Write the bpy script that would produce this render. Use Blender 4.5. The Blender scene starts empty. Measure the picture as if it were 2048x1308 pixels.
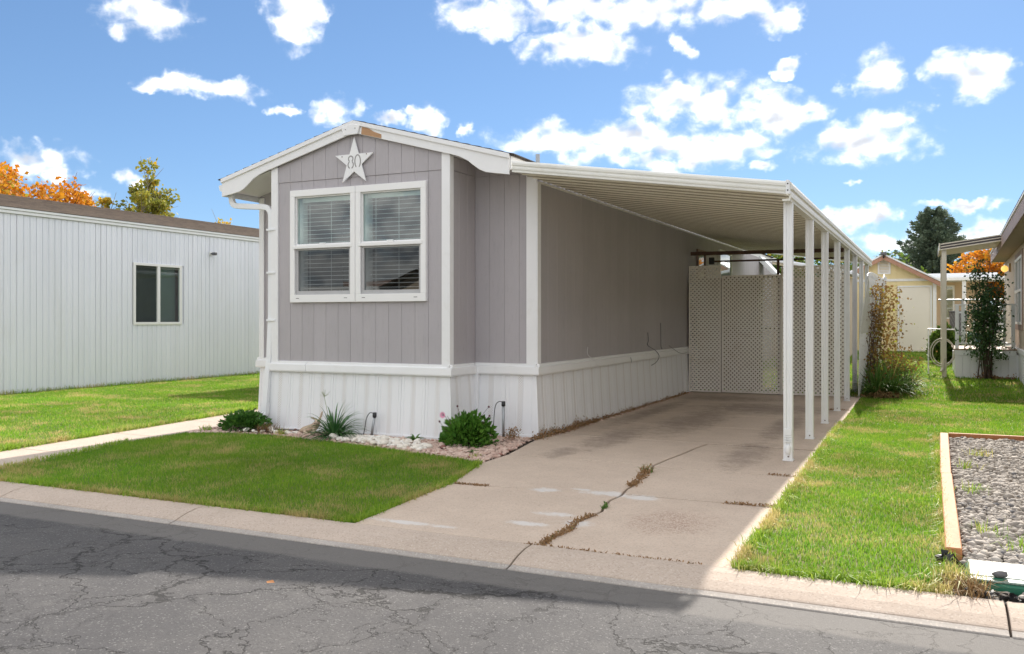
import bpy, bmesh, math, random
import numpy as np
from mathutils import Vector, Matrix

random.seed(7)
rng = np.random.default_rng(7)
R = math.radians
scene = bpy.context.scene
COL = scene.collection

# ------------------------------------------------------------------ camera
CAM_H = 1.45
cam_data = bpy.data.cameras.new('camera')
cam = bpy.data.objects.new('camera', cam_data)
COL.objects.link(cam)
cam.location = (0, 0, CAM_H)
cam.rotation_euler = (R(90), 0, R(25.287))
cam_data.sensor_width = 36.0
cam_data.lens = 36.0 * 1759.0 / 2048.0
cam_data.shift_y = -16.0 / 2048.0
cam_data.clip_start = 0.05
cam_data.clip_end = 3000
scene.camera = cam
scene.render.resolution_x = 1024
scene.render.resolution_y = 654

# ------------------------------------------------------------------ sky, sun, exposure
SUN_EL = 31.8
SUN_DX = 0.02          # shadows fall to -Y with a very small drift to +X
SKY_STRENGTH = 0.05
CLOUD_WHITE = 0.49
SKY_GAMMA = 0.7
SKY_TINT = (0.68, 0.90, 1.16)
EXPOSURE = 1.95
scene.view_settings.view_transform = 'Standard'
scene.view_settings.look = 'None'
scene.view_settings.gamma = 1.0
scene.view_settings.use_curve_mapping = False
scene.view_settings.exposure = EXPOSURE

sun_data = bpy.data.lights.new('sun', 'SUN')
sun_data.energy = 2.0
sun_data.angle = R(0.7)
sun_data.color = (1.0, 0.93, 0.84)
sun = bpy.data.objects.new('sun', sun_data)
COL.objects.link(sun)
_d = Vector((SUN_DX, -1.0, -math.tan(R(SUN_EL)))).normalized()
sun.rotation_euler = _d.to_track_quat('-Z', 'Y').to_euler()
sun.location = (0, 60, 40)

# clouds: azimuth (deg from +Y towards +X), elevation, half width, half height
CLOUDS = [(-47.7, 17.7, 2.23, 1.23), (-38.7, 18.3, 1.7, 1.41), (-43.9, 13.9, 2.19, 0.59), (-46.5, 14.0, 1.7, 0.53),
 (-36.8, 13.0, 1.56, 0.82), (-31.1, 12.8, 1.35, 0.76), (-20.9, 17.0, 3.72, 1.11), (-27.0, 19.1, 2.6, 1.17),
 (-21.8, 19.5, 3.89, 1.03), (-16.4, 19.1, 4.13, 1.17), (-10.8, 18.9, 2.75, 0.88), (-8.6, 18.2, 1.35, 0.82),
 (-14.3, 17.0, 0.78, 0.59), (-7.6, 15.2, 0.89, 0.59), (-2.7, 14.5, 1.39, 1.11), (2.1, 14.1, 1.75, 1.23),
 (-13.2, 13.8, 4.05, 1.32), (-9.2, 12.6, 3.31, 1.23), (-3.1, 10.5, 3.21, 1.17), (-1.8, 11.7, 1.64, 0.88),
 (-22.5, 11.6, 3.57, 1.03), (-17.6, 11.2, 4.8, 1.32), (-13.2, 10.8, 4.05, 1.17), (-15.4, 9.9, 3.48, 0.64),
 (-53.8, 9.0, 2.14, 0.94), (-52.4, 8.4, 1.16, 0.64), (-49.4, 8.2, 0.68, 0.59), (-3.7, 6.0, 2.25, 0.64),
 (-1.5, 4.7, 3.0, 0.7), (2.7, 6.5, 2.28, 0.29), (3.2, 4.9, 2.01, 0.82), (-9.2, 9.4, 0.9, 0.41),
 (-27.9, 12.2, 0.46, 0.35), (-33.5, 12.8, 0.77, 0.41), (-3.4, 8.0, 0.51, 0.18), (-50.9, 7.0, 0.66, 0.41),
 (-40.1, 13.1, 0.76, 0.29)]


class NT:
    """tiny node-tree writer"""
    def __init__(self, tree):
        self.t = tree
        tree.nodes.clear()

    def n(self, kind, **kw):
        nd = self.t.nodes.new(kind)
        for k, v in kw.items():
            setattr(nd, k, v)
        return nd

    def put(self, sock, v):
        if v is None:
            return
        if isinstance(v, bpy.types.NodeSocket):
            self.t.links.new(v, sock)
        elif isinstance(v, (tuple, list)):
            sock.default_value = tuple(v) + ((1.0,) if len(sock.default_value) == 4 and len(v) == 3 else ())
        else:
            sock.default_value = v

    def m(self, op, a, b=None, c=None, clamp=False):
        nd = self.n('ShaderNodeMath', operation=op, use_clamp=clamp)
        self.put(nd.inputs[0], a)
        self.put(nd.inputs[1], b)
        self.put(nd.inputs[2], c)
        return nd.outputs[0]

    def vm(self, op, a, b=None):
        nd = self.n('ShaderNodeVectorMath', operation=op)
        self.put(nd.inputs[0], a)
        self.put(nd.inputs[1], b)
        return nd.outputs[0]

    def ss(self, v, a, b, o0=0.0, o1=1.0):
        nd = self.n('ShaderNodeMapRange', interpolation_type='SMOOTHSTEP')
        self.put(nd.inputs[0], v)
        for i, x in enumerate((a, b, o0, o1)):
            self.put(nd.inputs[i + 1], x)
        return nd.outputs[0]

    def noise(self, vec, scale, detail=4.0, rough=0.55, dist=0.0):
        nd = self.n('ShaderNodeTexNoise')
        self.put(nd.inputs['Vector'], vec)
        self.put(nd.inputs['Scale'], scale)
        self.put(nd.inputs['Detail'], detail)
        self.put(nd.inputs['Roughness'], rough)
        self.put(nd.inputs['Distortion'], dist)
        return nd.outputs[0]

    def mix(self, f, a, b, mode='MIX'):
        nd = self.n('ShaderNodeMix', data_type='RGBA', blend_type=mode)
        self.put(nd.inputs[0], f)
        self.put(nd.inputs[6], a)
        self.put(nd.inputs[7], b)
        return nd.outputs[2]

    def sep(self, v):
        nd = self.n('ShaderNodeSeparateXYZ')
        self.put(nd.inputs[0], v)
        return nd.outputs

    def scalev(self, v, s):
        nd = self.n('ShaderNodeMapping')
        self.put(nd.inputs['Vector'], v)
        nd.inputs['Scale'].default_value = s
        return nd.outputs[0]


world = bpy.data.worlds.new('World')
scene.world = world
world.use_nodes = True
world.cycles.sampling_method = 'MANUAL'
world.cycles.sample_map_resolution = 512
scene.cycles.max_bounces = 7
scene.cycles.diffuse_bounces = 4
scene.cycles.transparent_max_bounces = 12
w = NT(world.node_tree)
sky = w.n('ShaderNodeTexSky', sky_type='NISHITA')
sky.sun_disc = False
sky.sun_elevation = R(SUN_EL)
sky.sun_rotation = math.atan2(-SUN_DX, 1.0)
sky.altitude = 1300
sky.air_density = 1.0
sky.dust_density = 0.25
sky.ozone_density = 2.0
tc = w.n('ShaderNodeTexCoord')
gen = tc.outputs['Generated']
sx, sy, sz = w.sep(gen)
az = w.m('MULTIPLY', w.m('ARCTAN2', sx, sy), 57.2958)
el = w.m('MULTIPLY', w.m('ARCSINE', sz), 57.2958)
uv = w.n('ShaderNodeCombineXYZ')
wn = w.n('ShaderNodeTexNoise')
w.put(wn.inputs['Vector'], gen)
wn.inputs['Scale'].default_value = 22.0
wn.inputs['Detail'].default_value = 4.0
wn.inputs['Roughness'].default_value = 0.6
wr, wg, wb_ = w.sep(wn.outputs['Color'])
w.put(uv.inputs[0], w.m('ADD', az, w.m('MULTIPLY', w.m('SUBTRACT', wr, 0.5), 5.0)))
w.put(uv.inputs[1], w.m('ADD', el, w.m('MULTIPLY', w.m('SUBTRACT', wg, 0.5), 2.6)))
flat = w.scalev(gen, (1.0, 1.0, 1.35))
n_bil = w.noise(flat, 26.0, 2.0, 0.5, 0.3)
n_fine = w.noise(flat, 52.0, 5.0, 0.54, 0.3)
mask = None
for (u0, v0, a, b) in CLOUDS:
    mp = w.n('ShaderNodeMapping')
    w.put(mp.inputs['Vector'], uv.outputs[0])
    ka, kb = 0.64 / a, 0.64 / b
    mp.inputs['Scale'].default_value = (ka, kb, 1.0)
    mp.inputs['Location'].default_value = (-u0 * ka, -v0 * kb, 0.0)
    gr_ = w.n('ShaderNodeTexGradient', gradient_type='SPHERICAL')
    w.put(gr_.inputs[0], mp.outputs[0])
    mask = gr_.outputs[1] if mask is None else w.m('MAXIMUM', mask, gr_.outputs[1])
# out of view: a denser, nearly closed cloud cover, added to raise the fill light
dome = w.scalev(gen, (1.0, 1.0, 2.2))
n_gen = w.noise(dome, 4.2, 2.0, 0.5)
gmask = w.ss(n_gen, 0.27, 0.50, 0.0, 0.95)
out_u = w.ss(w.m('ABSOLUTE', w.m('ADD', az, 25.3)), 33.0, 38.0)
out_v = w.ss(el, 21.0, 24.0)
outside = w.m('MAXIMUM', out_u, out_v)
inside = w.m('SUBTRACT', 1.0, outside)
mask = w.m('ADD', w.m('MULTIPLY', mask, inside), w.m('MULTIPLY', gmask, outside))
nz = w.m('ADD', w.m('MULTIPLY', w.m('SUBTRACT', n_bil, 0.5), 1.5), w.m('MULTIPLY', w.m('SUBTRACT', n_fine, 0.5), 1.7))
lift = w.m('ADD', w.m('MULTIPLY', mask, 1.5), nz)
lift = w.m('MULTIPLY', lift, w.ss(mask, 0.0, 0.22))
dens = w.m('POWER', w.ss(lift, -0.05, 1.35), 1.9)
dens = w.m('MULTIPLY', dens, w.m('MULTIPLY', w.ss(el, 0.0, 3.0), 0.97))
# soft grey undersides: compare with the cloud field a little higher up
up = w.vm('ADD', flat, (0.0, 0.0, 0.016))
b_up = w.noise(up, 26.0, 2.0, 0.5, 0.3)
dn = w.m('MULTIPLY', w.m('SUBTRACT', b_up, n_bil), 2.4)
shade = w.m('ADD', dn, w.m('MULTIPLY', w.ss(lift, 0.4, 1.8), 0.45))
shade = w.ss(shade, -0.15, 0.95)
cl = w.mix(shade, (CLOUD_WHITE, CLOUD_WHITE * 0.985, CLOUD_WHITE * 0.96), (0.20, 0.208, 0.226))
skg = w.n('ShaderNodeGamma')
skg.inputs[1].default_value = SKY_GAMMA
w.put(skg.inputs[0], sky.outputs[0])
skyc = w.mix(1.0, skg.outputs[0], SKY_TINT, 'MULTIPLY')
skys = w.vm('SCALE', skyc)
skys.node.inputs['Scale'].default_value = SKY_STRENGTH
final = w.mix(dens, skys, cl)
bg = w.n('ShaderNodeBackground')
w.put(bg.inputs['Color'], final)
bg.inputs['Strength'].default_value = 1.0
wo = w.n('ShaderNodeOutputWorld')
world.node_tree.links.new(bg.outputs[0], wo.inputs[0])


# ------------------------------------------------------------------ object helpers
def tag(o, label=None, cat=None, group=None, kind=None):
    if label: o['label'] = label
    if cat: o['category'] = cat
    if group: o['group'] = group
    if kind: o['kind'] = kind
    return o


def empty(name, loc, label=None, cat=None, group=None, rz=0.0):
    o = bpy.data.objects.new(name, None)
    COL.objects.link(o)
    o.location = loc
    o.rotation_euler = (0, 0, rz)
    o.empty_display_size = 0.1
    return tag(o, label, cat, group)


def wm(o):
    """world matrix of an object from its own transforms (no depsgraph needed)"""
    m = Matrix.LocRotScale(o.location, o.rotation_euler, o.scale)
    if o.parent:
        m = wm(o.parent) @ o.matrix_parent_inverse @ m
    return m


def link(name, me, mat=None, parent=None, loc=None, local=False):
    o = bpy.data.objects.new(name, me)
    COL.objects.link(o)
    if mat is not None and len(me.materials) == 0:
        me.materials.append(mat)
    if loc is not None:
        o.location = loc
    if parent is not None:
        o.parent = parent
        if not local:
            o.matrix_parent_inverse = wm(parent).inverted()
    return o


class MB:
    """collects faces, builds ONE mesh object"""
    def __init__(self):
        self.v = []
        self.f = []

    def add(self, vs, fs):
        k = len(self.v)
        self.v += [tuple(p) for p in vs]
        self.f += [tuple(i + k for i in f) for f in fs]
        return self

    def box(self, x0, x1, y0, y1, z0, z1):
        return self.add([(x0, y0, z0), (x1, y0, z0), (x1, y1, z0), (x0, y1, z0), (x0, y0, z1), (x1, y0, z1), (x1, y1, z1), (x0, y1, z1)],
                        [(0, 3, 2, 1), (4, 5, 6, 7), (0, 1, 5, 4), (1, 2, 6, 5), (2, 3, 7, 6), (3, 0, 4, 7)])

    def prism(self, poly, vec):
        """poly: 3-D points; extruded along vec"""
        n = len(poly)
        vec = Vector(vec)
        a = [Vector(p) for p in poly]
        b = [p + vec for p in a]
        return self.add(a + b, [tuple(range(n - 1, -1, -1)), tuple(range(n, 2 * n))] + [(i, (i + 1) % n, n + (i + 1) % n, n + i) for i in range(n)])

    def sheet(self, prof, vec):
        """open profile (3-D points) swept along vec"""
        n = len(prof)
        vec = Vector(vec)
        a = [Vector(p) for p in prof]
        b = [p + vec for p in a]
        return self.add(a + b, [(i, i + 1, n + i + 1, n + i) for i in range(n - 1)])

    def tube(self, pts, r, n=8, caps=True):
        pts = [Vector(p) for p in pts]
        rs = r if isinstance(r, (list, tuple)) else [r] * len(pts)
        k = len(self.v)
        prev = None
        for i, p in enumerate(pts):
            t = (pts[min(i + 1, len(pts) - 1)] - pts[max(i - 1, 0)]).normalized()
            if prev is None:
                a = t.orthogonal().normalized()
            else:
                a = (prev - t * prev.dot(t))
                a = a.normalized() if a.length > 1e-6 else t.orthogonal().normalized()
            prev = a
            b = t.cross(a)
            for j in range(n):
                q = 2 * math.pi * j / n
                self.v.append(tuple(p + (a * math.cos(q) + b * math.sin(q)) * rs[i]))
        for i in range(len(pts) - 1):
            for j in range(n):
                self.f.append((k + i * n + j, k + i * n + (j + 1) % n, k + (i + 1) * n + (j + 1) % n, k + (i + 1) * n + j))
        if caps:
            self.f.append(tuple(k + j for j in range(n - 1, -1, -1)))
            e = k + (len(pts) - 1) * n
            self.f.append(tuple(e + j for j in range(n)))
        return self

    def bar(self, p, q, wd, th, up=(0, 0, 1)):
        """rectangular bar from p to q"""
        p, q = Vector(p), Vector(q)
        t = (q - p).normalized()
        a = t.cross(Vector(up))
        a = a.normalized() if a.length > 1e-5 else t.orthogonal().normalized()
        b = a.cross(t).normalized()
        a, b = a * wd / 2, b * th / 2
        return self.prism([p - a - b, p + a - b, p + a + b, p - a + b], q - p)

    def ball(self, c, r, seg=10, rings=7):
        c = Vector(c)
        rx, ry, rz = r if isinstance(r, (tuple, list)) else (r, r, r)
        vs = [c + Vector((0, 0, rz))]
        for i in range(1, rings):
            a = math.pi * i / rings
            for j in range(seg):
                b = 2 * math.pi * j / seg
                vs.append(c + Vector((rx * math.sin(a) * math.cos(b), ry * math.sin(a) * math.sin(b), rz * math.cos(a))))
        vs.append(c - Vector((0, 0, rz)))
        fs = [(0, 1 + j, 1 + (j + 1) % seg) for j in range(seg)]
        for i in range(rings - 2):
            for j in range(seg):
                p = 1 + i * seg
                fs.append((p + j, p + seg + j, p + seg + (j + 1) % seg, p + (j + 1) % seg))
        e = len(vs) - 1
        p = 1 + (rings - 2) * seg
        fs += [(p + j, e, p + (j + 1) % seg) for j in range(seg)]
        return self.add(vs, fs)

    def mesh(self, name, smooth=False, bevel=0.0):
        me = bpy.data.meshes.new(name)
        me.from_pydata(self.v, [], self.f)
        bm = bmesh.new()
        bm.from_mesh(me)
        bmesh.ops.recalc_face_normals(bm, faces=bm.faces)
        if bevel > 0:
            es = [e for e in bm.edges if len(e.link_faces) == 2 and e.calc_face_angle(0) > 0.6]
            bmesh.ops.bevel(bm, geom=es, offset=bevel, segments=1, affect='EDGES', clamp_overlap=True)
        bm.to_mesh(me)
        bm.free()
        if smooth:
            me.polygons.foreach_set('use_smooth', [True] * len(me.polygons))
        return me

    def build(self, name, mat, parent=None, smooth=False, bevel=0.0, loc=None, local=False):
        return link(name, self.mesh(name, smooth, bevel), mat, parent, loc, local)


def np_mesh(name, V, F, smooth=False, attrs=None):
    """V (n,3), F (m,k) uniform faces"""
    me = bpy.data.meshes.new(name)
    V = np.asarray(V, dtype=np.float32)
    F = np.asarray(F, dtype=np.int32)
    m, k = F.shape
    me.vertices.add(len(V))
    me.vertices.foreach_set('co', V.ravel())
    me.loops.add(m * k)
    me.loops.foreach_set('vertex_index', F.ravel())
    me.polygons.add(m)
    me.polygons.foreach_set('loop_start', np.arange(0, m * k, k, dtype=np.int32))
    me.polygons.foreach_set('loop_total', np.full(m, k, dtype=np.int32))
    if smooth:
        me.polygons.foreach_set('use_smooth', np.ones(m, dtype=bool))
    for nm, arr in (attrs or {}).items():
        at = me.attributes.new(nm, 'FLOAT', 'POINT')
        at.data.foreach_set('value', np.asarray(arr, dtype=np.float32))
    me.update(calc_edges=True)
    me.validate()
    return me


# ------------------------------------------------------------------ materials
MATS = {}


def base_mat(name):
    m = bpy.data.materials.new(name)
    m.use_nodes = True
    t = NT(m.node_tree)
    out = t.n('ShaderNodeOutputMaterial')
    p = t.n('ShaderNodeBsdfPrincipled')
    m.node_tree.links.new(p.outputs[0], out.inputs[0])
    geo = t.n('ShaderNodeNewGeometry')
    MATS[name] = m
    return m, t, p, geo.outputs['Position'], out


def bump(t, p, height, strength, dist=0.01):
    b = t.n('ShaderNodeBump')
    b.inputs['Strength'].default_value = strength
    b.inputs['Distance'].default_value = dist
    t.put(b.inputs['Height'], height)
    t.put(p.inputs['Normal'], b.outputs[0])


def simple(name, c1, c2=None, rough=0.6, scale=3.0, amt=0.6, bscale=60.0, bstr=0.08, metal=0.0, stretch=(1, 1, 1), dirt=None, dirt_amt=0.0, piece=0.0, spec=0.5):
    m, t, p, pos, out = base_mat(name)
    c2 = c2 or tuple(x * 0.86 for x in c1)
    v = t.scalev(pos, stretch)
    n1 = t.noise(v, scale, 5.0, 0.6)
    f = t.m('MULTIPLY', t.ss(n1, 0.35, 0.68), amt)
    c = t.mix(f, c1, c2)
    if dirt:
        n2 = t.noise(v, scale * 2.7, 6.0, 0.65, 0.6)
        c = t.mix(t.m('MULTIPLY', t.ss(n2, 0.52, 0.72), dirt_amt), c, dirt)
    if piece > 0:
        oi = t.n('ShaderNodeObjectInfo')
        k = t.m('MULTIPLY_ADD', oi.outputs['Random'], piece, 1.0 - piece * 0.6)
        c = t.mix(1.0, c, k, 'MULTIPLY')
    t.put(p.inputs['Base Color'], c)
    n3 = t.noise(pos, bscale, 4.0, 0.6)
    t.put(p.inputs['Roughness'], t.m('MULTIPLY_ADD', n3, 0.2, rough - 0.1))
    p.inputs['Metallic'].default_value = metal
    p.inputs['Specular IOR Level'].default_value = spec
    if bstr > 0:
        n4 = t.noise(v, bscale, 4.0, 0.6)
        bump(t, p, n4, bstr)
    return m


# painted embossed wood siding (mauve grey)
def siding_mat(name, c1, c2, groove_axis='x'):
    m, t, p, pos, out = base_mat(name)
    st = t.scalev(pos, (1.0, 1.0, 0.14))
    g = t.noise(st, 46.0, 5.0, 0.65, 0.8)
    big = t.noise(pos, 0.9, 4.0, 0.6)
    c = t.mix(t.ss(big, 0.35, 0.7), c1, c2)
    streak = t.noise(t.scalev(pos, (1, 1, 0.06)), 7.0, 4.0, 0.6)
    c = t.mix(t.m('MULTIPLY', t.ss(streak, 0.52, 0.75), 0.22), c, (0.54, 0.51, 0.51))
    c = t.mix(t.m('MULTIPLY', t.ss(g, 0.52, 0.7), 0.12), c, (0.13, 0.115, 0.115))
    oi = t.n('ShaderNodeObjectInfo')
    c = t.mix(1.0, c, t.m('MULTIPLY_ADD', oi.outputs['Random'], 0.05, 0.97), 'MULTIPLY')
    t.put(p.inputs['Base Color'], c)
    p.inputs['Roughness'].default_value = 0.62
    bump(t, p, g, 0.35, 0.006)
    return m


siding_mat('siding', (0.432, 0.408, 0.428), (0.402, 0.380, 0.398))
simple('white_trim', (0.83, 0.835, 0.845), (0.79, 0.795, 0.80), 0.55, 2.2, 0.5, 90, 0.06, dirt=(0.50, 0.46, 0.41), dirt_amt=0.10)
simple('white_metal', (0.81, 0.825, 0.84), (0.77, 0.785, 0.80), 0.38, 1.6, 0.5, 30, 0.02, dirt=(0.52, 0.49, 0.44), dirt_amt=0.09)
simple('skirt_vinyl', (0.835, 0.845, 0.87), (0.81, 0.82, 0.84), 0.42, 1.0, 0.5, 20, 0.015, dirt=(0.64, 0.60, 0.54), dirt_amt=0.06, piece=0.03)
simple('neighbor_siding', (0.80, 0.825, 0.90), (0.745, 0.775, 0.85), 0.36, 0.8, 0.8, 3.5, 0.05, stretch=(1, 1, 0.4), dirt=(0.60, 0.58, 0.52), dirt_amt=0.10, piece=0.05)
simple('vinyl_window', (0.84, 0.84, 0.84), (0.80, 0.80, 0.80), 0.38, 4, 0.3, 50, 0.0)
simple('screen_frame', (0.46, 0.46, 0.47), None, 0.5)
simple('blind', (0.80, 0.83, 0.81), (0.74, 0.78, 0.76), 0.5)
simple('interior', (0.17, 0.165, 0.16), None, 0.9)
simple('carport_pan', (0.86, 0.835, 0.75), (0.81, 0.78, 0.69), 0.30, 1.5, 0.6, 25, 0.02, dirt=(0.40, 0.34, 0.26), dirt_amt=0.18, piece=0.03)
simple('carport_trim', (0.77, 0.77, 0.73), (0.70, 0.70, 0.66), 0.42, 2.5, 0.5, 40, 0.02, stretch=(1, 0.3, 1), dirt=(0.50, 0.45, 0.36), dirt_amt=0.14)
simple('lattice_vinyl', (0.90, 0.865, 0.81), (0.83, 0.785, 0.72), 0.55, 1.1, 0.9, 40, 0.03, dirt=(0.55, 0.44, 0.33), dirt_amt=0.25)
simple('lattice_white', (0.80, 0.80, 0.78), (0.70, 0.70, 0.67), 0.55, 2.0, 0.6, 40, 0.03)
simple('rusty_steel', (0.12, 0.065, 0.045), (0.07, 0.045, 0.035), 0.8, 8, 0.8, 80, 0.15)
simple('black_plastic', (0.018, 0.018, 0.02), (0.03, 0.03, 0.03), 0.4, 8, 0.5, 60, 0.1)
simple('dark_hole', (0.012, 0.010, 0.010), None, 0.9)
simple('cable_grey', (0.10, 0.11, 0.12), None, 0.5)
simple('galvanized', (0.42, 0.44, 0.46), (0.34, 0.36, 0.38), 0.4, 9, 0.6, 60, 0.05, metal=0.6)
simple('raw_wood', (0.50, 0.30, 0.17), (0.40, 0.23, 0.12), 0.8, 12, 0.7, 90, 0.2, stretch=(0.3, 1, 1))
simple('timber', (0.50, 0.225, 0.095), (0.40, 0.165, 0.065), 0.75, 9, 0.8, 60, 0.2, stretch=(1, 0.12, 1), dirt=(0.30, 0.13, 0.055), dirt_amt=0.35)
simple('shed_wall', (0.80, 0.68, 0.39), (0.75, 0.63, 0.355), 0.7, 2.0, 0.6, 60, 0.1, piece=0.03)
simple('shed_door', (0.82, 0.78, 0.70), (0.78, 0.74, 0.65), 0.6, 2.0, 0.5)
simple('shed_rake', (0.42, 0.235, 0.165), (0.34, 0.19, 0.13), 0.75, 5.0, 0.7)
simple('tan_wall', (0.56, 0.47, 0.37), (0.52, 0.43, 0.34), 0.7, 1.5, 0.6, 40, 0.1, piece=0.03)
simple('tan_wall_far', (0.62, 0.475, 0.33), (0.57, 0.43, 0.30), 0.7, 1.5, 0.6, 40, 0.1, piece=0.03)
simple('mauve_trim', (0.33, 0.235, 0.20), (0.28, 0.20, 0.17), 0.6, 2, 0.6)
simple('cream_metal', (0.62, 0.57, 0.47), (0.56, 0.51, 0.42), 0.45, 2.0, 0.6, dirt=(0.38, 0.32, 0.24), dirt_amt=0.15)
simple('dark_stripe', (0.065, 0.05, 0.05), None, 0.5)
simple('deck_wood', (0.42, 0.30, 0.22), (0.34, 0.24, 0.17), 0.75, 6, 0.8)
simple('soil', (0.060, 0.045, 0.032), (0.038, 0.028, 0.020), 0.95, 7, 0.9, 40, 0.6)
simple('thatch', (0.13, 0.15, 0.04), (0.21, 0.17, 0.08), 0.95, 5, 0.9, 40, 0.6)
simple('terrain', (0.17, 0.17, 0.08), (0.24, 0.205, 0.13), 0.95, 0.4, 0.9, 20, 0.5)
simple('teal_plastic', (0.022, 0.10, 0.13), None, 0.5)
simple('bark', (0.11, 0.082, 0.06), (0.07, 0.052, 0.038), 0.9, 9, 0.8, 40, 0.5, stretch=(1, 1, 0.3))
simple('bark_pale', (0.33, 0.30, 0.25), (0.22, 0.19, 0.15), 0.9, 9, 0.8, 40, 0.4)
simple('cane', (0.085, 0.050, 0.034), (0.06, 0.04, 0.03), 0.8, 20, 0.8)
simple('statue', (0.56, 0.44, 0.34), (0.46, 0.34, 0.25), 0.85, 14, 0.8, 90, 0.3)
simple('hose', (0.55, 0.52, 0.44), None, 0.5)
simple('brass', (0.35, 0.26, 0.12), None, 0.4, metal=0.7)
simple('car_paint', (0.70, 0.72, 0.74), None, 0.2, bstr=0)
simple('rubber', (0.02, 0.02, 0.02), None, 0.8)
simple('trash_grey', (0.11, 0.11, 0.12), None, 0.6)
simple('lid_green', (0.018, 0.15, 0.085), (0.014, 0.12, 0.07), 0.5, 5, 0.6)
simple('dead_leaf', (0.40, 0.17, 0.05), (0.30, 0.13, 0.05), 0.8, 20, 0.8)


# shingle roof
def shingle_mat(name, c1, c2):
    m, t, p, pos, out = base_mat(name)
    n = t.noise(t.scalev(pos, (1, 0.35, 1)), 9.0, 5.0, 0.7)
    n2 = t.noise(pos, 60.0, 3.0, 0.6)
    c = t.mix(t.ss(n, 0.35, 0.7), c1, c2)
    c = t.mix(t.m('MULTIPLY', n2, 0.35), c, (0.04, 0.035, 0.03))
    t.put(p.inputs['Base Color'], c)
    p.inputs['Roughness'].default_value = 0.9
    bump(t, p, n2, 0.4, 0.01)
    return m


shingle_mat('shingle_brown', (0.235, 0.18, 0.135), (0.135, 0.105, 0.085))
shingle_mat('shingle_dark', (0.10, 0.085, 0.078), (0.05, 0.043, 0.04))


# perforated strip of the skirting: small dark holes (far below 10 px)
def perf_mat():
    m, t, p, pos, out = base_mat('perforated_vinyl')
    tcn = t.n('ShaderNodeTexCoord')
    x, y, z = t.sep(tcn.outputs['Object'])
    s = 0.0155
    u = t.m('DIVIDE', x, s)
    v = t.m('DIVIDE', z, s)
    a = t.m('ADD', u, v)
    b = t.m('SUBTRACT', u, v)
    fa = t.m('ABSOLUTE', t.m('SUBTRACT', t.m('FRACT', t.m('MULTIPLY', a, 0.5)), 0.5))
    fb = t.m('ABSOLUTE', t.m('SUBTRACT', t.m('FRACT', t.m('MULTIPLY', b, 0.5)), 0.5))
    hole = t.ss(t.m('MAXIMUM', fa, fb), 0.30, 0.24)
    c = t.mix(t.m('MULTIPLY', hole, 0.8), (0.86, 0.86, 0.87), (0.42, 0.39, 0.37))
    t.put(p.inputs['Base Color'], c)
    p.inputs['Roughness'].default_value = 0.5
    return m


perf_mat()


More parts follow.
